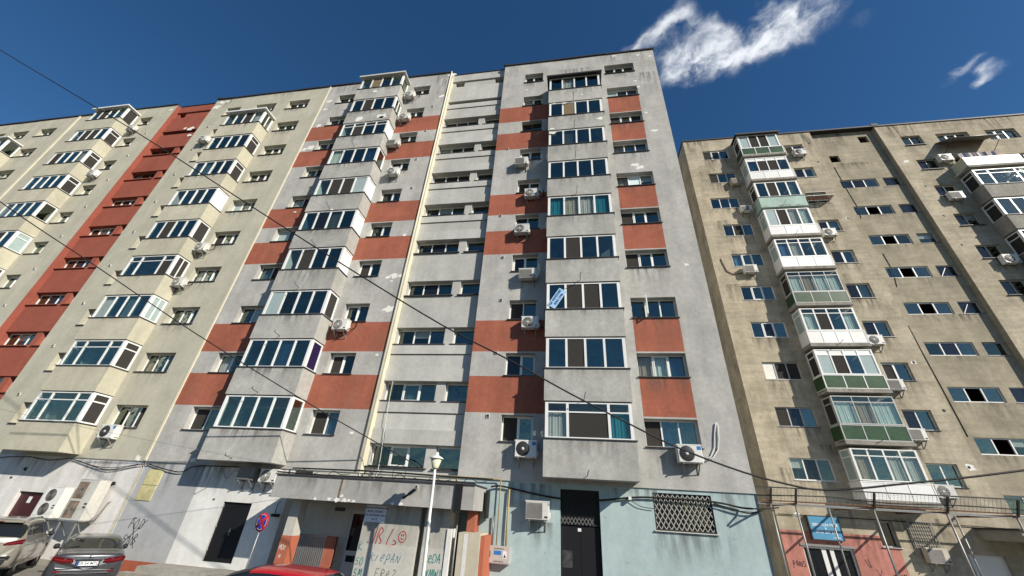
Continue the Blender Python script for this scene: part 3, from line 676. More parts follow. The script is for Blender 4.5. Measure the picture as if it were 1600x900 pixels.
# black double door of the white shop wall, steps
dr = wlink('door', MB().box(0, .655, 0, .05, 0, 2.02).box(.685, 1.34, 0, .05, 0, 2.02).box(.655, .685, .01, .04, 0, 2.02).mesh('door', BLACK), GB, (-14.68, .13, .21))
link('handle', MB().box(.02, .05, -.04, 0, .88, 1.12).box(-.02, .12, -.05, -.03, 1.0, 1.025).mesh('handle', GALV), dr, (.68, 0, 0))
for zz in (.3, 1.1, 1.8): link('hinge', cached('hinge', lambda: MB().tube([(0, -.02, 0), (0, -.02, .1)], .018, 6).mesh('hinge', GALV)), dr, (.02, 0, zz))
wlink('door_jamb', MB().box(-.03, 0, 0, .16, 0, 2.05).mesh('door_jamb', WHITEW), GB, (-14.685, .047, .2))
wlink('doorstep', MB().box(-16.35, -11.9, -1.0, .05, GZ, .02).box(-16.7, -11.9, -1.35, -1.0, GZ, -.16).mesh('doorstep', CONC), GB, (0, 0, 0))
wlink('insulation_board', MB().box(0, .78, -.03, .02, 0, .58).box(0.03, .80, -.03, .02, .6, 1.2).mesh('insulation_board', mat('bare_yellow_insulation', (.52, .47, .25), .95, .1, var=.18, bump=.5, stain=(.12, .11, .09), stain_amt=.3)), GB, (-19.05, .05, 2.08))
dm = wlink('door', MB().box(0, 1.38, 0, .05, 0, 2.02).mesh('door', mat('maroon_paint', (.055, .012, .012), .45, .4, var=.1)), YB, (-25.42, .17, .06))
link('notice', MB().box(.55, .75, -.004, 0, 1.6, 1.85).mesh('notice', PVC), dm)
wlink('door_jamb', MB().box(-.13, 0, -.03, .16, 0, 2.1).mesh('door_jamb', WHITEW), YB, (-25.435, .05, .05))
# metal door and expanded-metal grilles in the blue wall
db = wlink('door', MB().box(0, .71, 0, .05, 0, 2.58).box(.72, 1.43, 0, .05, 0, 2.58).mesh('door', BLACK), GB, (-.66, .2, GZ+.12))
link('notice', MB().box(.62, .74, -.006, 0, 2.42, 2.52).mesh('notice', PVC), db)
tl = wlink('transom_grille', MB().box(0, 1.43, .0, .04, 0, .05).box(0, 1.43, 0, .04, 1.1, 1.14).mesh('transom_grille', IRON), GB, (-.66, .16, 2.28))
link('glass', MB().box(0, 1.43, .06, .08, 0, 1.14).mesh('glass', SCREEN), tl)
for i in range(15): link('bar', cached('bar', lambda: MB().box(0, .018, 0, .02, 0, 1.1).mesh('bar', IRON)), tl, (.05+i*.095, .005, .02))
def lattice(w, h, s, r, m):
    mb = MB(); n = int(w/s)+2
    for sgn in (1, -1):
        for i in range(-int(h/s)-2, n+2):
            # diagonal x = i*s + sgn*z*.62 clipped
            pts = []
            for q in range(0, 61):
                z = h*q/60; x = i*s + (z*.62 if sgn > 0 else (h-z)*.62)
                if 0 <= x <= w: pts.append((x, z))
            if len(pts) > 1:
                a, b = pts[0], pts[-1]; mb.obox((a[0], .004*sgn, a[1]), (b[0], .004*sgn, b[1]), r, r)
    return mb
wg = wlink('window_grille', lattice(1.98, 1.14, .17, .022, None).mesh('window_grille', mat('aluminium_lattice', (.42, .40, .37), .5, .4)), GB, (2.68, .1, 2.315))
for o_ in (wg,): o_['kind'] = 'stuff'
wlink('grille_frame', MB().box(0, 2.0, 0, .05, 0, .05).box(0, .04, 0, .05, .05, 1.17).box(1.96, 2.0, 0, .05, .05, 1.17).mesh('grille_frame', IRON), GB, (2.67, .08, 2.3))
tlg = lattice(1.16, .22, .13, .018, None); wl = wlink('lattice_strip', tlg.mesh('lattice_strip', GALV), GB, (-.64, .13, 2.3)); wl['kind'] = 'stuff'
window(GB, 2.67, 2.304, 2.0, 1.16, [1, 1], .05, .3, IRON, WLEDGE, random.Random(5), [DKGLASS, GLASS], 0)

# rain stains below ledges and sills
for k in range(1, 11):
    rs = random.Random(9100+k)
    for (a, e) in ((-11.9, -10.5), (-3.1, -1.75), (2.66, 4.67)):
        if rs.random() < .75: rain_stain(GB, a-.1, e+.1, ZS(k)-.035, rs.uniform(.5, 1.3), 0, STAING)
    rain_stain(GB, -15.8, -12.4, ZS(k)-.03, rs.uniform(.5, 1.15), -BD, STAING)
    if k < 10: rain_stain(GB, -1.2, 2.1, ZS(k)+.01, rs.uniform(.5, 1.1), -BD, STAING)
    if k > 2: rain_stain(YB, -26.5, -23.3, ZS(k)-.03, rs.uniform(.3, .8), -BD, STAING) if k < 10 else None
    rain_stain(YB, -22.76, -20.83, ZS(k)-.035, rs.uniform(.4, .9), 0, STAING)
for (a, e, zt, L) in ((-9.9, -9.0, 32.1, 5.5), (-10.3, -9.3, 32.1, 2.6), (5.0, 6.1, 32.1, 3.5), (2.2, 4.9, 32.1, 1.2), (-4.65, -3.6, 32.1, 4.5), (-18.9, -16.2, 32.1, 1.6), (-.9, 2.2, 30.9, 1.6), (4.7, 6.0, 29.5, 3), (-29.9, -28.4, 32.1, 2.2), (-24.8, -22.6, 32.1, 1.1)):
    rain_stain(GB if a > -19.4 else YB, a, e, zt, L, 0, STAING)
for (a, e, L) in ((-19.2, -17.6, 1.6), (-16.9, -14.8, 1.3), (-14.0, -12.2, .9), (-23.2, -20.2, 1.4), (-27.5, -24, 1.2), (-2.9, -.9, 1.2), (1.0, 3.6, .6), (4.6, 6.1, 2.2)):
    rain_stain(GB if a > -19.4 else YB, a, e, 3.55, L, .05, STAING)
for (a, e, zt, L) in ((2.4, 5.2, 2.28, 1.2), (-2.3, -.8, 2.3, 1.0)): rain_stain(GB, a, e, zt, L, .05, STAING)

for i, (x, z, r) in enumerate([(1.6, 1.3, .05), (3.4, 1.7, .04), (5.2, 2.2, .06), (-1.2, 1.4, .05), (.95, 2.6, .04), (2.3, 1.0, .07), (4.4, 1.2, .04), (5.6, 3.0, .05), (-2.0, 3.4, .05)]): chip(GB, x, z, .05, r, 900+i, 'paint_chip', LGREY)
wlink('scuff', MB().box(-.6, -.25, .196, .1995, 1.0, 1.5).mesh('scuff', mat('door_scuff', (.05, .05, .05), .8, .2, var=.4, vscale=6)), GB, (0, 0, 0))
# ------------------------------------------------------------------ entrance of the grey block
E_ = -1.4
CX0, CX1, CD = -11.1, -3.48, -1.95
cn = wlink('entrance_canopy', MB().box(CX0, CX1, CD, 0, 2.52, 3.26).mesh('entrance_canopy', mat('canopy_concrete', (.36, .355, .33), .93, .15, var=.1, streak=.16, bump=.35, stain=(.27, .26, .23), stain_amt=.6)), GB, (0, 0, 0))
link('canopy_rim', MB().box(CX0-.03, CX1+.03, CD-.05, CD+.10, 3.265, 3.31).box(CX1-.1, CX1+.03, CD+.1, -.0, 3.265, 3.31).mesh('canopy_rim', LEDGE), cn)
for i, (x, z, r) in enumerate([(-8.75, 2.58, .07), (-8.45, 2.57, .10), (-8.15, 2.57, .09), (-7.8, 2.56, .07), (-9.3, 2.56, .05), (-6.35, 2.57, .06), (-6.05, 2.58, .07), (-8.3, 2.7, .06), (-8.0, 2.58, .06)]):
    chip(GB, x, z, CD, r, 500+i)
wlink('rust_stain', MB().box(-.035, .035, -.004, .02, 0, .62).mesh('rust_stain', mat('rust_run', (.17, .12, .07), .95, .1, var=.3)), GB, (-8.42, CD, 2.62))
# porch walls
ew = wlink('porch_wall', MB().box(-7.55, -5.47, E_, -.0, GZ, 2.52).box(-5.47, -5.26, -1.0, 0, GZ, 2.52).box(-5.26, -4.42, E_, 0, GZ, 2.52).mesh('porch_wall', mat('porch_render', (.42, .405, .355), .93, .15, var=.09, streak=.1, bump=.35, stain=(.32, .31, .28), stain_amt=.5)), GB, (0, 0, 0))
for (a, c) in ((-7.55, -5.47), (-5.26, -4.42)):
    wlink('lower_render_band', MB().box(a+.002, c-.002, E_-.012, E_, GZ, 1.34).mesh('lower_render_band', LBEIGE), GB, (0, 0, 0))
wlink('white_pier', MB().box(-4.42, -4.27, E_-.05, -.9, GZ, 1.94).mesh('white_pier', WHITEW), GB, (0, 0, 0))
wlink('post', MB().tube([(-4.13, E_+.05, GZ), (-4.13, E_+.05, 2.52)], .028, 8).mesh('post', GALV), GB, (0, 0, 0))
bp = wlink('stair_parapet', MB().box(-4.02, -3.28, E_, .0, GZ, 1.86).mesh('stair_parapet', BEIGE), GB, (0, 0, 0))
link('white_stripe', MB().box(-3.83, -3.7, E_-.006, E_, GZ, 1.83).mesh('white_stripe', WHITEW), bp)
link('red_pier', MB().box(-3.275, -3.14, E_+.1, .05, GZ, 1.80).mesh('red_pier', ORANGE), bp)
wlink('red_post', MB().box(-3.95, -3.66, -.7, -.02, 1.865, 2.52).mesh('red_post', RED), GB, (0, 0, 0))
lp = wlink('porch_pillar', MB().box(-10.52, -10.15, E_, E_+.45, GZ, 2.52).mesh('porch_pillar', LBEIGE), GB, (0, 0, 0))
link('red_pillar_base', MB().box(-10.535, -10.135, E_-.015, E_+.46, GZ, 1.37).mesh('red_pillar_base', ORANGE), lp)
wlink('red_panel', MB().box(-9.32, -8.92, -.5, -.35, GZ, 1.38).mesh('red_panel', RED), GB, (0, 0, 0))
gt = wlink('railing', MB().box(0, 1.27, 0, .05, 1.80, 1.85).box(0, 1.27, 0, .05, .1, .15).mesh('railing', GALV), GB, (-10.56, -.52, GZ))
for i in range(16): link('bar', cached('railbar', lambda: MB().box(0, .028, .01, .04, .15, 1.8).mesh('bar', GALV)), gt, (.02+i*.08, 0, 0))
ed = wlink('entrance_door', MB().box(0, .07, 0, .06, 0, 2.4).box(.69, .76, 0, .06, 0, 2.4).box(.07, .69, 0, .06, 2.3, 2.4).box(.07, .69, 0, .06, 0, 1.1).mesh('entrance_door', WLEDGE), GB, (-8.83, .07, GZ+.3))
link('pane', MB().box(.07, .69, .02, .03, 1.1, 2.3).mesh('pane', DKGLASS), ed); link('notice', MB().box(.15, .5, -.006, 0, .75, .95).mesh('notice', BLACK), ed)
wlink('intercom', MB().box(-9.55, -9.15, -.02, .05, 2.2, 2.32).mesh('intercom', LEDGE), GB, (0, 0, 0))
# notice board over the porch
nb = thing('notice_board', 'white board of blue lettering above the JBL graffiti', 'sign', (-7.14, E_-.02, 2.23))
link('board', MB().box(-.39, .39, -.012, .015, -.26, .26).mesh('board', mat('white_board_paint', (.68, .70, .74), .6, .3, var=.03)), nb)
NAVY = mat('navy_ink', (.015, .02, .10), .7, .2)
for s, z, sz in (('ASOCIATIA DE PROPRIETARI', .17, .066), ('BLOC 2 SCARA 1', .06, .085), ('STR. ALEXANDRU NR. 3', -.055, .076), ('# 1-2', -.17, .09)):
    link('lettering', text_mesh(s, sz, NAVY), nb, (0, -.014, z), (R(90), 0, 0))
# graffiti: strokes of paint lying on the wall
GL = {'J': [[(.7, 1), (.6, .1), (.3, 0), (0, .15)]], 'B': [[(0, 0), (.15, 1), (.55, .85), (.2, .55), (.6, .3), (0, 0)]], 'L': [[(.2, 1), (0, 0), (.6, .12), (.4, .35)]], 'K': [[(.05, 1), (.0, 0)], [(.6, .8), (.03, .45), (.7, 0)]],
      'I': [[(.2, .8), (.15, 0)]], 'E': [[(.0, .45), (.5, .5), (.35, .85), (.05, .6), (.1, .1), (.5, .08)]], 'P': [[(.1, -.3), (.15, .85), (.55, .75), (.5, .4), (.12, .35)]], 'A': [[(0, 0), (.3, 1), (.6, 0)], [(.1, .4), (.5, .4)]],
      'N': [[(0, 0), (.08, .8), (.5, 0), (.58, .85)]], 'F': [[(.05, 0), (.05, 1), (.6, 1)], [(.05, .55), (.45, .55)]], 'R': [[(.05, 0), (.05, 1), (.5, .9), (.5, .6), (.05, .5), (.55, 0)]], 'Z': [[(0, 1), (.55, 1), (0, 0), (.6, 0)]],
      'O': [[(.3, 1), (.02, .6), (.1, .1), (.45, 0), (.6, .5), (.3, 1)]], 'S': [[(.55, .9), (.1, .85), (.1, .55), (.5, .45), (.45, .05), (.0, .1)]], 'X': [[(0, 0), (.6, 1)], [(0, 1), (.6, 0)]], 'D': [[(0, 0), (.1, 1), (.6, .7), (.5, .15), (0, 0)]],
      'M': [[(0, 0), (.1, 1), (.35, .3), (.6, 1), (.7, 0)]], 'U': [[(0, 1), (.05, .1), (.4, 0), (.55, 1)]], '*': [[(.3, 1), (.3, .1)], [(0, .8), (.6, .3)], [(0, .3), (.6, .8)]], 'W': [[(0, 1), (.15, 0), (.3, .8), (.45, 0), (.65, 1)]], '1': [[(.1, 1), (.3, .0)]]}
def graffiti(bld, s, x, y, z, h, m, lw=.03, slant=.1, seed=0, adv=.85, wob=.045, wx=.75):
    rs = random.Random(seed); X = 0
    for ch in s:
        mb = MB()
        for st in GL.get(ch, []):
            pts = [(X+(p[0]*wx+slant*p[1]+rs.uniform(-wob, wob))*h, (p[1]+rs.uniform(-wob, wob))*h) for p in st]
            sm = []
            for i in range(len(pts)-1):
                p0 = pts[max(i-1, 0)]; p1 = pts[i]; p2 = pts[i+1]; p3 = pts[min(i+2, len(pts)-1)]
                for q in range(4):
                    t = q/4; sm.append(tuple(.5*((2*p1[k])+(-p0[k]+p2[k])*t+(2*p0[k]-5*p1[k]+4*p2[k]-p3[k])*t*t+(-p0[k]+3*p1[k]-3*p2[k]+p3[k])*t**3) for k in (0, 1)))
            sm.append(pts[-1])
            for a, b in zip(sm, sm[1:]):
                if (Vector(a)-Vector(b)).length > 1e-4: mb.obox((a[0], -.003, a[1]), (b[0], -.003, b[1]), lw, .004) if False else None
                d = Vector((b[0]-a[0], b[1]-a[1])); L_ = d.length
                if L_ < 1e-4: continue
                n_ = Vector((-d.y, d.x))/L_*lw*.5
                mb.quad((a[0]-n_.x, -.003, a[1]-n_.y), (b[0]-n_.x, -.003, b[1]-n_.y), (b[0]+n_.x, -.003, b[1]+n_.y), (a[0]+n_.x, -.003, a[1]+n_.y))
        X += h*adv*(.75+.1)
        if mb.v: wlink('graffiti', mb.mesh('graffiti', m), bld, (x, y, z))
PR = mat('red_spray', (.36, .03, .035), .8, .2); PT = mat('teal_spray', (.06, .24, .22), .8, .2); PBL = mat('grey_blue_spray', (.10, .22, .28), .8, .2); PK = mat('black_spray', (.03, .03, .035), .8, .2); PGR = mat('grey_spray', (.16, .18, .18), .8, .2); PW = mat('pale_spray', (.62, .58, .52), .8, .2)
gy = E_-.001
graffiti(GB, 'J', -7.24, gy, 1.30, .52, PR, .03, .12, 3, .85, .02, .62); graffiti(GB, 'B', -6.95, gy, 1.25, .56, PR, .034, .12, 4, .85, .02, .55); graffiti(GB, 'L', -6.54, gy, 1.33, .48, PR, .034, .12, 5, .85, .02, 1.15)
mb = MB()
for (rx, rz, th0, th1, lw, dx, dz) in ((.135, .16, 0, 360, .03, 0, 0), (.06, .06, 200, 340, .02, 0, -.01), (.012, .03, 0, 360, .02, -.035, .05), (.012, .03, 0, 360, .02, .04, .05)):
    pr_ = None
    for q in range(19):
        t = R(th0+(th1-th0)*q/18); p = (dx+rx*math.cos(t), dz+rz*math.sin(t))
        if pr_:
            d = Vector((p[0]-pr_[0], p[1]-pr_[1])); n_ = Vector((-d.y, d.x)).normalized()*lw*.5
            mb.quad((pr_[0]-n_.x, -.004, pr_[1]-n_.y), (p[0]-n_.x, -.004, p[1]-n_.y), (p[0]+n_.x, -.004, p[1]+n_.y), (pr_[0]+n_.x, -.004, pr_[1]+n_.y))
        pr_ = p
wlink('graffiti', mb.mesh('graffiti', PR), GB, (-6.0, gy, 1.6))
gb_ = E_-.0135
graffiti(GB, 'KIEPAN', -7.02, gb_, .86, .24, PBL, .022, .3, 8, .9); graffiti(GB, 'FREZ', -6.74, gb_, .42, .24, PGR, .02, .15, 9, .95); graffiti(GB, 'K', -7.52, gb_, 1.12, .26, PT, .025, .1, 11); graffiti(GB, 'SO', -7.52, gb_, .72, .22, PT, .025, .1, 12)
graffiti(GB, 'SM', -7.5, gb_, .40, .22, PT, .03, .1, 13); graffiti(GB, '*', -5.1, gy, 1.38, .22, PT, .03, .1, 14); graffiti(GB, 'KEDA', -5.12, gb_, .95, .25, PT, .028, .1, 15, .7); graffiti(GB, 'WMW1', -5.05, gb_, .52, .26, PT, .028, .1, 16, .75)
graffiti(GB, 'FOD', -18.72, .046, 1.05, .36, PK, .028, .1, 17, .8); graffiti(GB, 'SNB', -18.72, .046, .5, .36, PK, .028, .1, 18, .8); graffiti(GB, 'X', -18.75, .044, .42, .98, PK, .03, .12, 19, .85, .03, 1.2)
for i, (bd_, x, z, r) in enumerate([(GB, -18.35, 3.1, .07), (YB, -25.9, 3.0, .12), (YB, -20.6, 2.65, .13), (YB, -26.4, 2.6, .09), (GB, -15.2, 2.3, .05), (YB, -20.9, 2.3, .06), (GB, -18.5, .75, .04)]): chip(bd_, x, z, .05, r, 800+i, 'wall_hole', mat('hole_dark', (.05, .045, .04), .95, .1))
graffiti(lp, 'MOE', 0, 0, 0, .16, PW, .02, .1, 20) if False else None
graffiti(GB, 'MOE', -10.5, E_-.017, .95, .15, PW, .018, .1, 20, .75); graffiti(GB, 'N', -10.42, E_-.017, .7, .14, PW, .018, .1, 21)

# ------------------------------------------------------------------ tan block on the right, set back
T = 8.54
TX0, TSL, TSR = 10.12, 20.4, 25.3
TZ = lambda k: 4.95+2.75*(k-1)
TB = thing('apartment_building', 'weathered tan concrete block with white and green balconies, at the right', 'building', (18, T, GZ))
mb = MB(); h = []
for k in range(1, 11):
    h.append((11.5, 13.56, TZ(k), TZ(k)+1.1, .16) if k != 8 else (11.1, 13.2, TZ(k), TZ(k)+1.1, .16))
    h.append((18.0, 19.42, TZ(k), TZ(k)+1.1, .2)); h.append((14.6, 16.6, TZ(k)-.8, TZ(k)+1.2, .3))
gh = [(11.0, 13.25, GZ+.1, 1.98, .2), (14.62, 15.4, 2.16, 3.25, .25), (18.1, 19.6, GZ, 2.1, .25)]
wall_mesh(mb, TX0, TSL, GZ-.05, ROOFZ, T, h+gh, [(TX0, 15.3, GZ-.1, 2.62, 1)], 0)
h = []
for k in range(5, 11):
    h.append((26.65, 28.02, TZ(k), TZ(k)+1.1, .2)); h.append((32.45, 34.45, TZ(k), TZ(k)+1.1, .2))
    h.append((29.1, 31.3, TZ(k)-(.8 if k < 10 else 0), TZ(k)+1.1, .25))
wall_mesh(mb, TSR, 46, GZ-.05, ROOFZ, T, h, [], 0)
SYT = T+.35; h = []
for n in range(0, 10):
    z = 6.62+2.75*n-2.75
    if n < 9: h += [(21.07, 23.6, z, z+.86, .14, 2), (24.05, 25.15, z, z+.86, .14, 2)]
h += [(21.2, 21.9, 28.75, 29.5, .2, 2), (24.0, 24.7, 31.0-.2, 31.55, .2, 2)]
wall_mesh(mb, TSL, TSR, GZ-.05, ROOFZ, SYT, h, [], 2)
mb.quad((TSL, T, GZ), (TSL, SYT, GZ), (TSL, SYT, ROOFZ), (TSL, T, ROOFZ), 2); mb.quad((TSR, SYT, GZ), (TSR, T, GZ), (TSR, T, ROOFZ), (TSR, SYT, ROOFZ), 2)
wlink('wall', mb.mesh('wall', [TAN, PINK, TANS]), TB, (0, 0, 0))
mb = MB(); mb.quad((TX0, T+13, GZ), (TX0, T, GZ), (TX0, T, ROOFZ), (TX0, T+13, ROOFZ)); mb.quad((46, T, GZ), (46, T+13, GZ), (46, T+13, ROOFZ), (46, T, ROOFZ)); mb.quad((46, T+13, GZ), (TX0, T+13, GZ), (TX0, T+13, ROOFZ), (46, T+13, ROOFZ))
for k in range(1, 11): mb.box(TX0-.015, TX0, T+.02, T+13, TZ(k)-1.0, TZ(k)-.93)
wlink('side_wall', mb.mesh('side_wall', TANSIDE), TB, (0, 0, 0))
mb = MB(); mb.quad((TX0, T, ROOFZ), (46, T, ROOFZ), (46, T+13, ROOFZ), (TX0, T+13, ROOFZ)); mb.box(TX0-.06, 46, T-.07, T+.25, ROOFZ+.004, ROOFZ+.13); mb.box(TX0-.06, TX0+.25, T+.25, T+13, ROOFZ+.004, ROOFZ+.13); mb.box(25.1, 25.6, T-.1, T+.6, ROOFZ+.131, ROOFZ+.3)
wlink('roof', mb.mesh('roof', ROOFT), TB, (0, 0, 0))
mb = MB(); mb.quad((TX0+.1, T+2.7, 0), (46, T+2.7, 0), (46, T+2.7, ROOFZ-.1), (TX0+.1, T+2.7, ROOFZ-.1))
for k in range(0, 12): mb.quad((TX0+.1, T+.5, 3.85+2.75*(k-1)), (46, T+.5, 3.85+2.75*(k-1)), (46, T+2.7, 3.85+2.75*(k-1)), (TX0+.1, T+2.7, 3.85+2.75*(k-1)))
wlink('inner_floors', mb.mesh('inner_floors', ROOM), TB, (0, 0, 0))
for k in range(1, 11):
    rs = random.Random(6000+k); x0, x1 = (11.5, 13.56) if k != 8 else (11.1, 13.2)
    mm = {10: [SCREEN, DKGLASS, GLASSB], 9: [SCREEN, GLASSB, GLASSB], 8: [GLASSB]*3, 7: [GLASSB, SCREEN, GLASSB], 6: [GLASSG, GLASSB, GLASSB], 5: [GLASSG, GLASSB, GLASSB], 4: [GLASSB, DKGLASS, GLASSB], 3: [CUR_W, SCREEN, SCREEN], 2: [SCREEN, DKGLASS, GLASSB], 1: [GLASS, DKGLASS, GLASS]}[k]
    window(TB, x0, TZ(k)+.004, x1-x0, 1.092, [1, 1, 1], T, .16, PVC if k in (10, 8, 7, 6, 5, 4, 1) else GPVC, WLEDGE if k != 2 else LEDGE, rs, mm, .15, sproj=.03)
    window(TB, 18.0, TZ(k)+.004, 1.42, 1.092, [1, 1], T, .2, PVC, LEDGE if k < 4 else WLEDGE, rs, [rs.choice((SCREEN, GLASSB, DKGLASS)), GLASSB], .3, sproj=.05)
    if k >= 5:
        window(TB, 26.65, TZ(k)+.004, 1.37, 1.092, [1, 1], T, .2, PVC if k == 8 else GPVC, LEDGE, rs, [GLASSB, GLASS] if k == 10 else [DKGLASS, GLASS], .1, sproj=.09)
        window(TB, 32.45, TZ(k)+.004, 2.0, 1.092, [1, 1, 1], T, .2, PVC, None, rs, None, .2)
window(TB, 29.1, TZ(10)+.004, 2.2, 1.092, [1, 1, 1], T, .25, PVC, None, random.Random(3), [GLASSB]*3, 0)
for n in range(0, 9):
    z = 6.62+2.75*n-2.75; rs = random.Random(6500+n)
    window(TB, 21.07, z+.004, 2.53, .852, [1, 1, 1], SYT, .14, PVC, None, rs, [GLASSB, 'open', rs.choice((GLASSB, GLASS))] if n < 8 and n != 3 else [GLASS, DKGLASS, GLASSB], 0, sash=False)
    window(TB, 24.05, z+.004, 1.1, .852, [1], SYT, .14, GPVC, LEDGE, rs, [DKGLASS if n % 3 else GLASS], 0, sproj=.02)
    if n in (4, 5):
        b_ = wlink('leaning_board', MB().box(0, .03, 0, .6, 0, .8).mesh('leaning_board', PVC), TB, (24.1, SYT+.02, z+.02)); b_.rotation_euler = (0, R(35), 0)
tk = {10: ('four', 'panels', 3, GREEN, [FROST, SCREEN, SCREEN, FROST], PVC), 9: ('white_top', 'panels', 3, PVC, [GLASSB, SCREEN, SCREEN, GLASSB], PVC), 8: ('four', 'solid', 0, None, [GLASSB, SCREEN, GLASSB, (GLASSB, CUR_W)], PVC),
      7: ('four', 'panels', 3, PVC, [FROST, SCREEN, (GLASS, CUR_W), (GLASSG, CUR_W)], PVC), 6: ('transom', 'panels', 3, PVC, [(GLASS, CUR_BL), (GLASS, CUR_W), GLASSB, GLASSG], PVC), 5: ('old', 'panels', 3, GREEN, [(GLASSG, CUR_W), (GLASS, CUR_B), (GLASSG, CUR_W), (GLASSG, CUR_W)], GPVC),
      4: ('transom', 'panels', 4, PVC, [(GLASSG, CUR_W), SCREEN, GLASSB, (GLASSG, CUR_W)], PVC), 3: ('white_top', 'panels', 3, GREEN, [FROST, SCREEN, GLASSB, FROST], PVC), 2: ('oldwide', 'panels', 3, GREEN, [(GLASSG, CUR_W), (GLASS, CUR_B), (GLASSG, CUR_W)], GPVC), 1: ('transom', 'panels', 3, PVC, [(GLASS, CUR_B), GLASSB, (GLASS, CUR_W), (GLASS, CUR_W)], PVC)}
for k in range(1, 11):
    kd, pp, np_, pmn, mm, fm = tk[k]; rs = random.Random(6800+k)
    balcony(TB, 14.05, 17.2, TZ(k)-1.0, TZ(k), TZ(k)+1.55, T, 1.0, PGREEN, kd, fm, None if pp == 'panels' else WLEDGE, rs, mm, (1, SCREEN if pmn is not PVC else FROST), .1, roof=ROOFT if k == 10 else None, parapet=pp, panels=np_, panm=pmn,
            slabm=CONC if pp == 'panels' else None, hook=k in (7, 4, 2, 8))
for k in range(5, 10):
    rs = random.Random(6900+k)
    if k == 9:
        balcony(TB, 28.5, 32.0, TZ(k)-1.0, TZ(k), TZ(k)+1.55, T, 1.0, CONC, 'four', PVC, None, rs, None, None, 0, parapet='panels', panels=4, panm=CRPAN, slabm=CONC, glaze=False)
    else: balcony(TB, 28.5, 32.0, TZ(k)-1.15, TZ(k), TZ(k)+1.5, T, 1.0, CONC, 'four' if k != 8 else 'wide', PVC, WLEDGE, rs, [GLASSB]*4, (1, SCREEN), .15)
for i, (x, z) in enumerate([(20.01, 30.86), (19.99, 28.58), (20.08, 22.58), (20.07, 8.79), (19.91, 5.92), (26.15, 25.28), (26.06, 22.42), (25.98, 19.86), (19.75, 11.56)]):
    wlink('vent_hole', cached('vh', lambda: MB().lathe([(.001, .012), (.07, .012), (.085, 0)], 10, (0, 0, 0), 0, 'y').mesh('vent_hole', BLACK)), TB, (x, T, z))
chip(TB, 19.76, 11.56, T, .14, 601); chip(TB, 20.05, 22.58, T, .12, 602); chip(TB, 19.93, 5.92, T-.004, .24, 603); chip(TB, 26.0, 27.95, T, .2, 604); chip(TB, 11.1, 3.3, T, .2, 605)
# shop front, small window, wall grille, white door, side canopy
sf = wlink('shop_window', MB().box(0, .07, 0, .08, 0, 2.3).box(2.17, 2.24, 0, .08, 0, 2.3).box(.07, 2.17, 0, .08, 2.22, 2.3).box(.85, 1.05, 0, .08, 0, 2.22).box(1.22, 1.4, 0, .08, 0, 2.22).box(.07, .85, .0, .07, .95, 1.05).box(1.4, 2.17, 0, .07, .95, 1.05).mesh('shop_window', PVC), TB, (11.0, T+.1, GZ+.12))
for a, c in ((.07, .85), (1.05, 1.22), (1.4, 2.17)): link('pane', pane_mesh(round(c-a, 2), 2.2, DKGLASS), sf, (a, .04, 0))
wlink('shop_lintel', MB().box(10.9, 13.35, T-.04, T-.001, 1.985, 2.08).mesh('shop_lintel', GALV), TB, (0, 0, 0))
window(TB, 14.62, 2.164, .78, 1.082, [1], T, .25, GPVC, WLEDGE, random.Random(1), [DKGLASS], 0)
gr = wlink('wall_grille', MB().box(0, 1.05, -.08, -.04, 0, .04).box(0, 1.05, -.08, -.04, 1.1, 1.14).box(0, .04, -.08, -.04, .04, 1.1).box(1.01, 1.05, -.08, -.04, .04, 1.1).mesh('wall_grille', GALV), TB, (16.0, T, 2.2))
for i in range(9): link('bar', cached('gb', lambda: MB().box(0, .016, -.07, -.05, .04, 1.1).mesh('bar', GALV)), gr, (.1+i*.1, 0, 0))
for i in range(6): link('crossbar', cached('gcb', lambda: MB().box(.04, 1.01, -.074, -.054, 0, .016).mesh('crossbar', GALV)), gr, (0, 0, .15+i*.16))
wlink('door', MB().box(18.1, 19.6, T+.15, T+.2, GZ, 2.1).mesh('door', PVC), TB, (0, 0, 0))
wlink('side_canopy', MB().box(18.9, 22.6, T-2.2, T, 2.72, 3.15).mesh('side_canopy', CONC), TB, (0, 0, 0))
wlink('side_canopy_roofing', MB().box(18.8, 22.7, T-2.3, T, 3.155, 3.22).mesh('side_canopy_roofing', ROOFT), TB, (0, 0, 0))
wlink('porch_pier', MB().box(19.75, 20.1, T-1.9, T-1.0, GZ, 2.72).mesh('porch_pier', CONC), TB, (0, 0, 0))
graffiti(TB, 'PANS', 10.35, T-.001, 1.1, .24, PK, .03, 0, 31, .75); graffiti(TB, 'U', 13.7, T-.001, 1.3, .3, PK, .03, -.3, 32); graffiti(TB, 'X', 13.9, T-.001, .7, .5, PK, .02, .1, 33); graffiti(TB, 'WMW', 16.3, T-.001, .85, .26, PK, .035, .1, 34, .7); graffiti(TB, 'NM', 14.9, T-.001, .9, .2, PK, .03, .1, 35)
for i, pl in enumerate([[(21.2, 28.2), (21.25, 26), (21.35, 24), (21.2, 22.8)], [(20.7, 14.1), (20.75, 12), (20.8, 10.3), (20.85, 7.5)], [(21.4, 19.6), (21.45, 18.2), (21.2, 16.9)]]):
    wlink('wall_cable', MB().tube([(x, (SYT if x > 20.41 else T)-.02, z) for x, z in pl], .018, 5).mesh('wall_cable', CABLE), TB, (0, 0, 0))
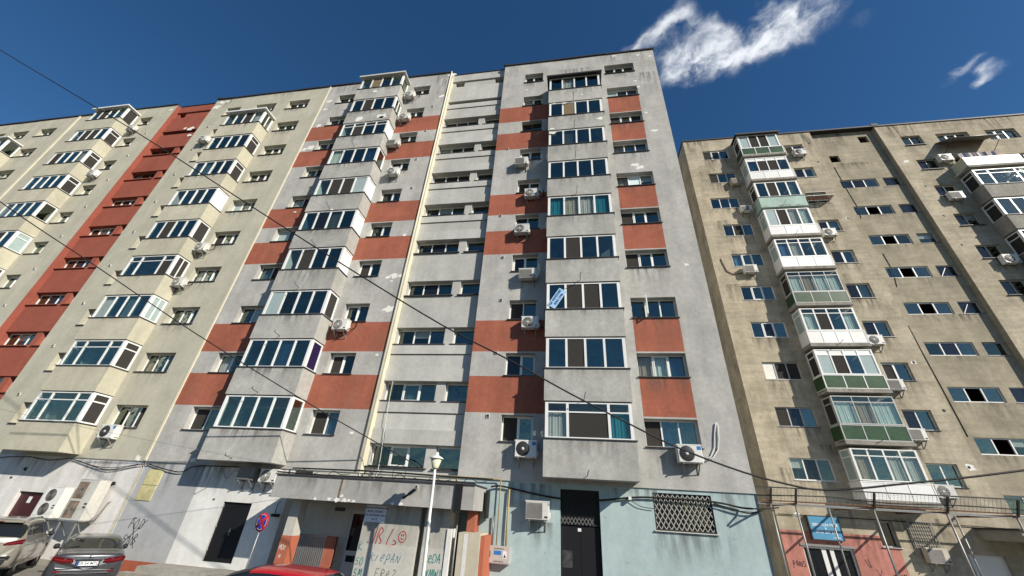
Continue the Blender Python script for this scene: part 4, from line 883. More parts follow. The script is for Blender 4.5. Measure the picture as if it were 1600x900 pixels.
# blue shop sign
ss = thing('shop_sign', 'blue box sign with white lettering over the shop window', 'sign', (12.2, T-.18, 2.8))
link('sign_box', MB().box(-.68, .68, 0, .17, -.5, .5).mesh('sign_box', mat('sign_blue', (.08, .27, .44), .5, .4, var=.06)), ss)
link('sign_frame', MB().box(-.72, -.68, -.02, .17, -.53, .53).box(.68, .72, -.02, .17, -.53, .53).box(-.68, .68, -.02, .17, -.53, -.5).box(-.68, .68, -.02, .17, .5, .53).mesh('sign_frame', LEDGE), ss)
WH = mat('white_lettering', (.75, .8, .82), .6, .3)
for s, z, sz in (('SERV TUN MESE', .12, .165), ('&', -.03, .13), ('0723 207 511', -.18, .175), ('non stop', -.40, .09)): link('lettering', text_mesh(s, sz, WH), ss, (0 if sz > .1 else .4, -.006, z), (R(90), 0, 0))

for k in range(1, 11):
    rs = random.Random(9300+k)
    for (a, e) in ((11.5, 13.56), (18.0, 19.42), (26.65, 28.0)):
        rain_stain(TB, a-.2, e+.25, TZ(k)-.035, rs.uniform(.7, 1.6), T)
    rain_stain(TB, 20.9, 25.2, TZ(k)+1.67-2.75-.01, rs.uniform(.6, 1.5), SYT)
    rain_stain(TB, 17.25, 18.6, TZ(k)-.9, rs.uniform(.8, 1.7), T); rain_stain(TB, 13.2, 14.1, TZ(k)-.9, rs.uniform(.8, 1.7), T)
    rain_stain(TB, 14.05, 17.2, TZ(k)-.86, .16, T-1.04, STAINR)
    if rs.random() < .7:
        x = rs.uniform(10.4, 11.2); rain_stain(TB, x, x+1.0, TZ(k)+rs.uniform(.5, 1.8), 1.8, T)
for (a, e, L) in ((10.2, 12.2, 2.4), (18.2, 20.3, 3.2), (20.6, 23.4, 2.0), (25.5, 28.2, 2.4), (28.5, 31.5, 1.2), (31.6, 35, 1.6), (19.4, 20.4, 6)): rain_stain(TB, a, e, 32.15, L, T if not (20.4 < a < 25.3) else SYT)
for (a, e, zt, L) in ((10.3, 11.0, 2.6, 1.6), (13.3, 14.6, 2.6, 2.0), (15.5, 16.3, 3.4, 2.6), (17.0, 18.0, 3.5, 2.6), (10.2, 15.2, .7, .9), (12.0, 13.2, 2.2, .3)): rain_stain(TB, a, e, zt, L, T)
for (a, e, zt, L) in ((-10.9, -8.8, 3.2, .65), (-8.3, -6.2, 3.2, .6), (-5.9, -4.2, 3.2, .6)): rain_stain(GB, a, e, zt, L, CD, STAING)
for (a, e) in ((-7.5, -5.5), (-5.2, -4.5)): rain_stain(GB, a, e, 2.5, 1.4, E_, STAING)
# ------------------------------------------------------------------ air conditioners
def ac_unit(x, z, yw, label, style='fan', w=.80, h=.56, body=ACW, group='air conditioners on the facades', yaw_=0, pipe=0):
    d = .30; o = thing('air_conditioner', label, 'air conditioner', (x, yw-.10-d, z-h/2), (0, 0, yaw_), group)
    def bd():
        mb = MB(); c = .025
        mb.box(-w/2, w/2, c, d, 0, h); mb.box(-w/2+c, w/2-c, 0, c, c, h-c)
        mb.box(-w/2-.012, w/2+.012, -.006, d+.006, h-.03, h+.012)
        mb.box(w/2, w/2+.05, d*.35, d*.9, .08, .26)
        return mb.mesh('casing', body)
    link('casing', cached(('acb', w, h, body.name), bd), o)
    fx = -w*.13; r = h*.42
    if style in ('fan', 'darkfan'):
        link('fan_recess', cached(('acr', w, h), lambda: MB().lathe([(.001, .006), (r, .006), (r+.012, .0)], 24, (fx, 0, h/2), 0, 'y').mesh('fan_recess', ACD)), o, (0, 0, 0))
        if style == 'fan':
            def gr():
                mb = MB()
                for q in range(1, 6):
                    mb.tube([(fx+r*q/5.2*math.cos(t*math.pi/9), -.018, h/2+r*q/5.2*math.sin(t*math.pi/9)) for t in range(19)], .006, 4, 0, False)
                for q in range(8):
                    t = q*math.pi/4; mb.tube([(fx, -.018, h/2), (fx+r*math.cos(t), -.016, h/2+r*math.sin(t))], .005, 4)
                return mb.mesh('grille', body)
            link('grille', cached(('acg', w, h, body.name), gr), o)
        link('fan_hub', cached(('ach', w, h), lambda: MB().lathe([(.001, .024), (.045, .024), (.06, .006)], 12, (fx, 0, h/2), 0, 'y').mesh('fan_hub', WLEDGE)), o)
    else:
        def co():
            mb = MB(); mb.box(-w/2+.05, w*.22, -.008, 0, .05, h-.06)
            for i in range(9): mb.box(-w/2+.05, w*.22, -.014, -.008, .07+i*(h-.14)/9, .085+i*(h-.14)/9)
            return mb.mesh('coil_grille', ACG)
        link('coil_grille', cached(('acc', w, h), co), o)
    if style == 'darkfan': link('label_sticker', cached(('acs', w, h), lambda: MB().box(w*.30, w*.47, -.004, 0, h*.72, h*.92).mesh('label_sticker', STKB)), o)
    else: link('label_sticker', cached(('act', w, h), lambda: MB().box(w*.30, w*.44, -.003, 0, h*.12, h*.22).mesh('label_sticker', ACD)), o)
    def br(s):
        return MB().box(s-.02, s+.02, -.03, d+.1, -.045, -.005).obox((s, d+.08, -.34), (s, .04, -.04), .03, .03).box(s-.02, s+.02, d+.07, d+.1, -.36, -.045)
    for s in (-w*.32, w*.32): link('bracket', cached(('acbr', w, s), lambda: br(s).mesh('bracket', GALV)), o)
    if pipe: link('pipe', cached(('acp', pipe), lambda: MB().tube([(w/2+.05, d*.6, .15), (w/2+.18, d*.7, .05), (w/2+.3, d+.06, .1+pipe*.2), (w/2+.25, d+.08, .4+pipe*.4)], .022, 6).mesh('pipe', CABLE)), o)
    return o
ac = ac_unit
ac(-11.85, 29.4, 0, 'small air conditioner right of the topmost left balcony of the grey block', 'fan', pipe=1)
ac(-11.7, 26.75, 0, 'air conditioner below the second window from the top, right of the peeling balcony', 'fan')
ac(-11.98, 23.95, 0, 'air conditioner at the upper red bands, left of the stair column', 'coil', 1.0, .5)
ac(-11.3, 21.1, 0, 'air conditioner on dark brackets below the fourth window from the top, grey block left side', 'fan')
ac(-11.6, 10.2, 0, 'dirty air conditioner with hanging pipes right of the third balcony from the bottom, grey block', 'fan', pipe=1)
ac(-2.9, 21.1, 0, 'topmost of the air conditioners left of the right balcony column', 'coil')
ac(-2.2, 18.4, 0, 'second air conditioner from the top left of the right balcony column', 'fan', pipe=1)
ac(-2.64, 15.8, 0, 'bright white air conditioner between two red bands left of the right balconies', 'fan')
ac(-2.2, 12.9, 0, 'air conditioner with wide vent grille left of the balcony with the poster', 'coil', .92)
ac(-2.0, 10.2, 0, 'air conditioner left of the third balcony from the bottom, over a red band', 'fan', pipe=1)
ac(-1.98, 4.72, 0, 'new white air conditioner with black fan left of the lowest right balcony', 'darkfan', .86, .62)
ac(4.1, 4.78, 0, 'new white air conditioner with blue sticker under the blue curtained window', 'darkfan', .86, .62)
ac(-1.48, 2.66, .05, 'old air conditioner on the blue wall left of the black door', 'coil', .86, .6)
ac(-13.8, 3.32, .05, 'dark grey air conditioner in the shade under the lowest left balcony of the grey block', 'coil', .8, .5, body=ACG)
ac(-12.75, 3.28, .05, 'worn round-grilled air conditioner at the left end of the entrance canopy', 'fan', .8, .5, pipe=1)
ac(-36.9, 29.0, 0, 'air conditioner next to the red strip at the very top of the yellow block', 'fan')
ac(-36.9, 23.55, 0, 'air conditioner left of the red strip, lower of two on the yellow block', 'fan')
ac(-28.4, 26.5, 0, 'air conditioner left of the upper yellow balconies, right of the red strip', 'fan')
ac(-22.75, 15.65, 0, 'air conditioner right of the yellow balconies, upper one of two near the cable', 'fan', pipe=1)
ac(-22.9, 13.1, 0, 'round-fanned air conditioner right of the yellow balconies, lower one near the cable', 'fan', pipe=1)
ac(-21.9, 4.75, 0, 'air conditioner with black fan under the lowest window of the yellow block', 'darkfan', .86, .6)
ac(13.3, 26.7, T, 'rusty stained air conditioner under the second window from the top of the tan block', 'coil', .8, .55, body=mat('stained_ac', (.42, .36, .27), .7, .2, var=.2))
ac(13.35, 23.75, T, 'air conditioner left of the faded green balcony of the tan block', 'coil', .8, .5)
ac(12.35, 18.25, T, 'air conditioner with a loose pipe on the sunlit left side of the tan block', 'coil', .86, .6)
ac(18.75, 29.5, T, 'air conditioner right of the topmost green balcony of the tan block', 'darkfan', .86, .6)
ac(18.25, 21.15, T, 'air conditioner right of the white balcony, upper middle of the tan block', 'fan', .84, .6)
ac(18.05, 12.85, T, 'air conditioner right of the middle white balcony of the tan block', 'fan', .84, .6)
ac(18.05, 10.1, T, 'air conditioner half hidden right of the upper lower green balcony of the tan block', 'coil', .84, .6)
ac(18.0, 7.4, T, 'air conditioner beside the green balcony with striped curtains, tan block', 'coil', .84, .6)
ac(18.1, 4.7, T, 'air conditioner right of the lowest white balcony of the tan block', 'fan', .86, .6)
ac(16.6, 1.95, T, 'old air conditioner below the wall grille at street level of the tan block', 'coil', .9, .62, body=mat('beige_ac', (.50, .46, .38), .6, .3, var=.1))
ac(28.3, 27.75, T, 'air conditioner under the awning at the right edge of the photo', 'fan', .86, .62)
ac(27.3, 23.95, T, 'air conditioner left of the glazed balconies at the right edge, in shade', 'coil', .86, .62)
ac(27.75, 18.4, T, 'air conditioner on a long bracket, lowest at the right edge of the photo', 'fan', .86, .62)
# loose white pipe of the right-hand unit
tag(link('insulated_pipe', MB().tube([(4.6, -.06, 4.62), (4.9, -.05, 4.75), (5.1, -.05, 5.1), (5.18, -.04, 5.55), (5.3, -.05, 5.95), (5.33, -.05, 5.98), (5.36, -.05, 5.85), (5.3, -.05, 5.4), (5.2, -.05, 5.0), (4.98, -.05, 4.72), (4.6, -.06, 4.56)], .024, 7).mesh('insulated_pipe', WCABLE)), 'white pipe loop right of the sticker air conditioner', 'pipe')
tag(link('insulated_pipe', MB().tube([(11.9, T-.05, 18.1), (11.3, T-.04, 18.0), (10.9, T-.04, 18.3), (10.75, T-.04, 19.0), (10.7, T-.03, 19.4)], .03, 6).mesh('insulated_pipe', RUST)), 'rusty bent pipe on the sunlit tan wall', 'pipe')
# two big condensers on a stand beside the maroon door
def condenser(x, wid, hz, label, m, gm):
    z0 = 1.22; o = thing('condenser_unit', label, 'condenser', (x, -.62, z0), None, 'big condensers on the steel stand')
    link('casing', MB().box(0, wid, 0, .5, 0, hz).box(-.01, wid+.01, -.01, .51, hz, hz+.02).mesh('casing', m), o)
    for k in (0, 1):
        c = (wid*.42, -.001, hz*(.27+.46*k)); r = hz*.19
        if gm == 'round':
            f_ = link('fan_guard', MB().lathe([(.001, .012), (r, .012), (r+.02, 0)], 24, c, 0, 'y').mesh('fan_guard', ACD), o)
            g = MB()
            for q in range(1, 7): g.tube([(c[0]+r*q/6*math.cos(t*math.pi/10), -.018, c[2]+r*q/6*math.sin(t*math.pi/10)) for t in range(21)], .007, 4, 0, False)
            link('guard_rings', g.mesh('guard_rings', ACG), f_)
        else:
            f_ = link('fan_guard', MB().box(.06, wid*.56, -.012, 0, hz*(.04+.48*k), hz*(.46+.48*k)).mesh('fan_guard', mat('rusty_coil', (.20, .155, .115), .8, .2, var=.4, vscale=3)), o)
            g = MB()
            for q in range(13): t = q*math.pi/6.5; g.tube([(wid*.31, -.02, hz*(.25+.48*k)), (wid*(.31+.24*math.cos(t)), -.016, hz*(.25+.48*k)+wid*.24*math.sin(t))], .006, 4)
            link('guard_spokes', g.mesh('guard_spokes', ACG), f_)
    link('vent_slots', MB().box(wid*.82, wid*.95, -.006, 0, hz*.3, hz*.34).box(wid*.82, wid*.95, -.006, 0, hz*.38, hz*.42).mesh('vent_slots', BLACK), o)
    for sx in (.08, wid-.12): link('support_leg', MB().box(sx, sx+.05, .0, .05, -1.25, -.02).obox((sx+.025, .02, -.02), (sx+.025, .45, -.6), .04, .04).mesh('support_leg', GALV), o)
    link('tray', MB().box(-.03, wid+.03, -.03, .5, -.05, -.005).mesh('tray', GALV), o)
condenser(-22.98, .92, 1.14, 'white twin-fan condenser right beside the maroon door', ACW, 'round')
condenser(-21.5, 1.02, 1.5, 'taller grey condenser with rusty coils, right of the twin-fan one', mat('aged_condenser', (.50, .49, .44), .6, .3, var=.12, streak=.15), 'coil')
tag(link('pipe_bundle', MB().tube([(-20.2, .03, 1.95), (-20.22, -.06, 1.9), (-20.3, -.1, 1.5), (-20.35, -.3, 1.22), (-20.8, -.4, 1.14)], .022, 7).tube([(-20.25, .03, 1.9), (-20.35, -.1, 1.3), (-20.6, -.3, 1.0)], .016, 6).mesh('pipe_bundle', ACG)), 'white pipe bundle from the wall to the tall condenser', 'pipes')
# ------------------------------------------------------------------ electric box, gas pipes, cctv, small lamps
eb = thing('meter_box', 'grey metal meter box with blue label on the blue wall', 'meter box', (-2.82, -.2, 1.23))
link('case', MB().box(-.39, .39, 0, .24, -.26, .26).box(-.36, .36, -.012, 0, -.235, .235).mesh('case', mat('box_grey_paint', (.44, .41, .38), .5, .4, var=.06, streak=.05)), eb)
link('blue_label', MB().box(-.17, .09, -.016, -.012, .0, .12).mesh('blue_label', STKB), eb)
link('warning_label', MB().box(.15, .29, -.016, -.012, -.1, .12).mesh('warning_label', PVC), eb)
_m = MB(); _m.poly([(.175, -.018, -.07), (.265, -.018, -.07), (.22, -.018, .03)]); link('warning_triangle', _m.mesh('warning_triangle', BLACK), eb)
link('lock', MB().box(-.34, -.30, -.03, -.012, -.08, .1).mesh('lock', BLACK), eb)
for zz in (.18, -.19):
    for i in range(7): link('slot', cached('slot', lambda: MB().box(-.012, .012, -.016, -.012, -.018, .018).mesh('slot', BLACK)), eb, (-.15+i*.05, 0, zz))
tag(link('gas_pipe', MB().tube([(-2.95, -.07, 1.5), (-2.93, -.07, 3.55), (-2.96, -.08, 3.62), (-3.3, -.1, 3.63), (-8.9, -.22, 3.68)], .022, 7).mesh('gas_pipe', PIPEY)), 'yellow brown gas pipe bending over the meter box', 'pipe')
tag(link('conduit', MB().tube([(-2.6, -.05, 1.5), (-2.6, -.05, 2.1), (-2.58, -.05, 3.3)], .035, 7).mesh('conduit', PIPEY)), 'straight brown conduit right of the gas pipe', 'pipe')
tag(link('conduit', MB().tube([(-3.1, -.04, 1.5), (-3.12, -.04, 2.4)], .03, 7).mesh('conduit', GALV)), 'short grey conduit going up left of the gas pipe', 'pipe')
link('cable_trunk', MB().box(-4.15, -4.06, CD-.06, CD-.001, 2.42, 3.30).mesh('cable_trunk', CABLE), cn); link('cable_trunk', MB().box(-4.02, -3.9, CD-.05, CD-.001, 2.42, 3.28).mesh('cable_trunk', CABLE), cn)
link('cable_trunk', MB().box(-3.4, -3.32, -.5, -.02, 2.3, 3.2).mesh('cable_trunk', CABLE), cn)
cc = thing('security_camera', 'white security camera on a black arm, on the canopy front', 'camera', (-6.0, CD, 2.76))
link('arm', MB().tube([(0, 0, 0), (.12, -.05, .06), (.36, -.09, .24), (.45, -.09, .3)], [.03, .035, .028, .02], 7).mesh('arm', BLACK), cc); link('housing', MB().obox((.42, -.02, .30), (.52, -.22, .36), .09, .085).mesh('housing', PVC), cc); link('lens', MB().obox((.515, -.215, .357), (.525, -.24, .362), .07, .07).mesh('lens', BLACK), cc)
cw = thing('security_camera', 'small white camera on the blue wall beside the black door', 'camera', (1.85, .05, 3.23))
link('housing', MB().box(-.05, .05, -.2, -.05, -.05, .05).mesh('housing', PVC), cw); link('mount', MB().tube([(0, 0, 0), (0, -.07, -.02)], .02, 6).mesh('mount', PVC), cw)
for (x, z, lb) in ((-12.05, 1.9, 'small dark lamp bracket on the corner by the entrance gate'),): tag(link('wall_lamp', MB().box(-.12, .14, -.14, .04, -.05, .05).tube([(0, -.1, .05), (0, -.1, .4), (0, .0, .5)], .015, 5).mesh('wall_lamp', BLACK), None, (x, 0, z)), lb, 'lamp')
# ------------------------------------------------------------------ street lamp and no-stopping sign
lm = thing('street_lamp', 'slim white street lamp with cream funnel head before the canopy', 'lamp', (-4.58, -3.16, GZ-.11))
hh = -GZ+.11
link('pole', MB().tube([(.13, 0, 0), (.13, 0, .5), (.10, 0, 1.6), (.055, 0, 2.68), (.05, 0, 2.72), (.045, 0, 2.76), (.02, 0, 3.8), (.0, 0, hh+3.64)], [.066, .06, .054, .048, .062, .05, .044, .04], 12).mesh('pole', LAMPW), lm)
link('lamp_shade', MB().lathe([(.06, hh+3.62), (.105, hh+3.64), (.11, hh+3.67), (.185, hh+3.93), (.001, hh+3.93)], 20).mesh('lamp_shade', LAMPC), lm)
link('lamp_cap', MB().lathe([(.225, hh+3.92), (.23, hh+3.94), (.14, hh+3.99), (.07, hh+4.02), (.05, hh+4.1), (.001, hh+4.13)], 20).lathe([(.225, hh+3.92), (.001, hh+3.925)], 20).mesh('lamp_cap', LAMPW), lm)
ns = thing('traffic_sign', 'round blue no-stopping sign with red cross on a thin pole', 'sign', (-10.36, -3.0, GZ-.11), (0, R(2.5), R(-12)))
sz_ = 1.80-GZ+.11
link('pole', MB().tube([(0, .03, 0), (0, .03, sz_+.2)], .024, 8).mesh('pole', GALV), ns)
SR = mat('sign_red', (.50, .015, .03), .45, .4); SB = mat('sign_blue_face', (.02, .05, .42), .45, .4)
pl_ = link('plate', MB().lathe([(.001, .006), (.265, .006), (.27, -.006), (.001, -.008)], 32, (0, 0, sz_), 0, 'y').mesh('plate', SR), ns)
for q in range(4):
    _m = MB(); c0 = R(90*q); pts = [(.055*math.cos(c0), .055*math.sin(c0))]
    for i in range(11):
        t = c0+R(-33+66*i/10); pts.append((.205*math.cos(t), .205*math.sin(t)))
    _m.poly([(a*1.06*math.cos(0)-0, -.0072, b*1.06) for a, b in pts]); o_ = link('white_edge', _m.mesh('white_edge', WHITEW), pl_, (0, 0, sz_))
    _m = MB(); k_ = .93; cxy = (.14*math.cos(c0), .14*math.sin(c0)); _m.poly([(cxy[0]+(a-cxy[0])*k_, -.0095, cxy[1]+(b-cxy[1])*k_) for a, b in pts]); link('blue_field', _m.mesh('blue_field', SB), pl_, (0, 0, sz_))
# ------------------------------------------------------------------ overhead and facade cables
def cable(pts, r, label, m=CABLE, name='cable', n=5, sub=4):
    sm = []
    for i in range(len(pts)-1):
        p0 = Vector(pts[max(i-1, 0)]); p1 = Vector(pts[i]); p2 = Vector(pts[i+1]); p3 = Vector(pts[min(i+2, len(pts)-1)])
        for q in range(sub):
            t = q/sub; sm.append(.5*((2*p1)+(-p0+p2)*t+(2*p0-5*p1+4*p2-p3)*t*t+(-p0+3*p1-3*p2+p3)*t**3))
    sm.append(Vector(pts[-1])); return tag(link(name, MB().tube(sm, r, n).mesh(name, m)), label, 'cable')
cable([(-42, -11.6, 29.0), (-28.21, -9.88, 21.14), (-18.12, -8.58, 15.45), (-10.92, -7.64, 11.2), (-6.9, -7.12, 8.85), (-3.79, -6.72, 7.1), (-1.71, -6.45, 6.1), (-.15, -6.25, 5.3), (1.34, -6.05, 4.6), (2.42, -5.91, 4.12), (3.84, -5.73, 3.66), (5.01, -5.58, 3.42), (5.61, -5.5, 3.39), (6.36, -5.5, 3.46), (7.1, -5.5, 3.57), (8.42, -5.5, 3.76), (9.73, -5.5, 3.98), (11.28, -5.5, 4.26), (15, -5.5, 5.0)], .023, 'long black overhead cable crossing the whole photo from upper left')
cable([(-26.0, -10.2, 14.3), (-22.38, -8.2, 12.0), (-18.77, -6.28, 10.05), (-14.96, -4.25, 7.98), (-10.85, -2.06, 5.95), (-8.46, -.78, 4.85), (-7.21, -.12, 4.3), (-6.33, .3, 3.86)], .021, 'lower black overhead cable ending at the stair column')
cable([(-24.6, -5.6, 5.3), (-21.54, -4.58, 4.8), (-18.17, -3.46, 4.35), (-12.51, -1.57, 3.72), (-8.68, -.3, 3.35)], .006, 'thin grey overhead cable low over the parked cars', GALV)
cable([(-3.3, -.1, 3.35), (-2.86, -.05, 3.39), (-1.62, -.04, 3.2), (-.66, -.04, 3.1), (.73, -.04, 3.11), (1.82, -.04, 3.25), (2.66, -.04, 3.3), (4.69, -.04, 3.27), (5.61, -.04, 3.14), (6.25, -.05, 3.15), (9.5, 6.5, 3.5)], .032, 'thick black cable bundle along the blue wall')
cable([(1.85, -.03, 3.2), (2.2, -.02, 3.0), (2.68, -.02, 2.95)], .012, 'thin cable drooping from the camera to the lattice window')
cable([(4.69, -.05, 3.2), (5.2, -.05, 3.1), (5.8, -.05, 2.98), (6.25, -.06, 3.1)], .018, 'slack black cable right of the lattice window')
cable([(4.69, -.06, 3.24), (5.4, -.07, 3.05), (6.0, -.06, 3.03), (6.28, -.06, 3.12)], .014, 'second slack cable at the right end of the blue wall')
cable([(-28, -.03, 3.4), (-26.2, -.04, 3.54), (-24.8, -.04, 3.43), (-23.6, -.04, 3.56)], .02, 'black cable under the lowest yellow balcony')
cable([(-23.57, -.02, 3.56), (-22.5, -.04, 3.36), (-21.1, -.05, 3.17), (-19.69, -.04, 3.43), (-19.0, -.04, 3.5)], .018, 'black cable sagging above the condensers')
cable([(-23.4, -.02, 3.53), (-21.9, -.04, 3.28), (-20.8, -.05, 3.27), (-19.69, -.04, 3.46)], .014, 'second cable sagging above the condensers')
cable([(-19.2, -.02, 3.5), (-18.0, -.04, 3.3), (-17.2, -.04, 3.26), (-16.4, -.04, 3.54), (-12.3, -.04, 3.56)], .022, 'black cable over the yellow insulation patch')
cable([(-15.2, -.02, 3.4), (-14.9, -.06, 3.1), (-14.6, -.03, 3.45), (-14.2, -.05, 3.2), (-14.1, -.03, 3.5)], .008, 'tangled thin wires left of the dark air conditioner')
rs = random.Random(77)
for i in range(6):
    x = -10.9+i*1.35; cable([(x, -1.2, 3.34), (x+.25, -1.25, 3.5+rs.random()*.1), (x+.55, -1.2, 3.3+rs.random()*.15), (x+.9, -1.15, 3.45)], .012, 'loose wires heaped on the canopy, %s of the lamp' % ('far left', 'well left', 'left', 'a little left', 'just behind', 'right')[i])
cable([(-11.3, -.9, 3.58), (-9, -.95, 3.6), (-7.1, -1.0, 3.6), (-5, -.9, 3.57), (-3.1, -.8, 3.56)], .03, 'heavy cable running level above the canopy')
cable([(-11.2, -1.85, 3.36), (-9, -1.9, 3.33), (-6, -1.88, 3.36), (-3.5, -1.85, 3.34)], .026, 'black cable lying along the canopy rim')
tag(link('cable_coil', MB().tube([(-6.9+.27*math.cos(t*math.pi/10), -.6, 3.62+.3*math.sin(t*math.pi/10)) for t in range(21)], .012, 5).mesh('cable_coil', CABLE)), 'hanging coil of cable under the stair window', 'cable')
tag(link('cable_coil', MB().tube([(-8.1+.2*math.cos(t*math.pi/10), -.8, 3.45+.16*math.sin(t*math.pi/10)) for t in range(21)], .016, 5).mesh('cable_coil', CABLE)), 'small coil of cable left on the canopy', 'cable')
for i, (x, z) in enumerate(((-8.45, 7.6), (-8.3, 5.4), (-8.6, 4.6))):
    cable([(x, .3, z), (x+.08, .2, z*.7+1.1), (x+.3, .1, 3.7), (x+.35, -.6, 3.4)], .011, ('tall', 'middle', 'short')[i]+' thin wire hanging down the stair column to the canopy', WCABLE if i == 0 else CABLE)
# ------------------------------------------------------------------ steel frame in front of the tan block
FY = T-3.2
fr = thing('steel_gallery', 'steel catch-net gallery on thin posts before the tan block', 'steel frame', (12, FY, GZ))
def fpart(name, mb, m): return wlink(name, mb.mesh(name, m), fr, (0, 0, 0))
AX = [8.75, 9.8, 12.95, 15.75, 18.3]
for x in AX:
    fpart('arm', MB().obox((x, T, 3.64), (x, FY, 3.64), .06, .08), RUST)
    fpart('strut', MB().obox((x, FY+.02, 3.66), (x+.03, FY-.28, 4.22), .07, .07), IRON)
    if x != 9.8 or True: fpart('post', MB().tube([(x, FY+.12, GZ), (x, FY+.12, 3.6)], .04, 7), GALV)
for x in (11.9, 17.1): fpart('post', MB().tube([(x, FY+1.6, GZ), (x, FY+1.6, 3.6)], .035, 7), GALV)
fpart('rail', MB().obox((6.6, FY-.28, 4.25), (24.5, FY-.28, 4.25), .04, .05), IRON); fpart('rail', MB().obox((6.6, FY+.0, 3.72), (24.5, FY, 3.72), .05, .05), RUST); fpart('rail', MB().obox((8.2, T-1.2, 3.72), (24.5, T-1.2, 3.72), .06, .05), GALV)
fpart('rail', MB().obox((6.6, FY+.1, 3.58), (24.5, FY+.1, 3.58), .05, .04), GALV)
mb = MB()
for i in range(120): x = 6.7+i*.147; mb.obox((x, FY-.01, 3.74), (x, FY-.27, 4.24), .007, .007)
for i in range(7): q = i/7; mb.obox((6.6, FY-.01-.26*q, 3.76+.48*q), (24.4, FY-.01-.26*q, 3.76+.48*q), .006, .006)
o_ = fpart('mesh_panel', mb, GALV); o_['kind'] = 'stuff'
cable([(8.0, FY-.1, 3.9), (11, FY-.1, 3.98), (13.5, FY-.1, 3.86), (16.5, FY-.1, 3.92), (20, FY-.1, 3.84)], .025, 'black cable bundle slung along the steel gallery')
cable([(10.2, T-.06, 3.3), (13.5, T-.06, 3.3), (18, T-.06, 3.28), (20.3, T-.06, 3.25)], .02, 'dark cable along the tan wall over the shop sign')
# awning, laundry and drying rack
aw = thing('awning', 'grey canvas awning over the open balcony at the right edge', 'awning', (30.2, T, 29.7))
link('canvas', MB().box(-1.55, 1.75, -1.25, 0, -.02, .02).mesh('canvas', mat('awning_canvas', (.20, .185, .16), .9, .1, var=.15)), aw, (0, 0, 0), (R(32), 0, 0))
link('edge_bar', MB().tube([(-1.6, -1.07, -.66), (1.8, -1.07, -.66)], .03, 7).mesh('edge_bar', GALV), aw)
for s in (-1.5, 1.7): link('support_arm', MB().tube([(s, 0, -1.4), (s, -1.07, -.68)], .02, 6).mesh('support_arm', IRON), aw)
CLR = [(.55, .52, .5), (.12, .11, .2), (.5, .47, .45), (.25, .2, .22), (.6, .58, .56), (.1, .1, .12)]
lr = thing('laundry', 'striped laundry drying on the open balcony below the awning', 'laundry', (29.0, T-.5, 27.9))
for i in range(8): link('garment', MB().grid([[(i*.3+.28*q/4, .03*math.sin(q*1.7+i), -j*.3) for q in range(5)] for j in range(3)]).mesh('garment', mat('cloth_%s' % ['pale', 'navy', 'cream', 'plum', 'white', 'black'][i % 6], CLR[i % 6], .95, .05)), lr)
link('line', MB().tube([(-.2, 0, .01), (2.6, 0, .01)], .008, 5).mesh('line', WCABLE), lr)
dk = thing('flower_rack', 'rusty balcony rack with slatted base right of the faded green balcony', 'rack', (18.55, T-.02, 24.4))
link('rack_frame', MB().box(-.95, .95, -.62, -.58, 0, .05).box(-.95, .95, -.05, 0, 0, .05).box(-.95, -.9, -.58, -.05, 0, .05).box(.9, .95, -.58, -.05, 0, .05).box(-.95, .95, -.62, -.58, .34, .38).mesh('rack_frame', WLEDGE), dk)
link('back_board', MB().box(-.9, .9, -.06, -.02, .06, .4).mesh('back_board', RUST), dk)
for i in range(11): link('slat', cached('rslat', lambda: MB().box(-.05, .05, -.57, -.06, .01, .03).mesh('slat', RUST)), dk, (-.8+i*.16, 0, 0))
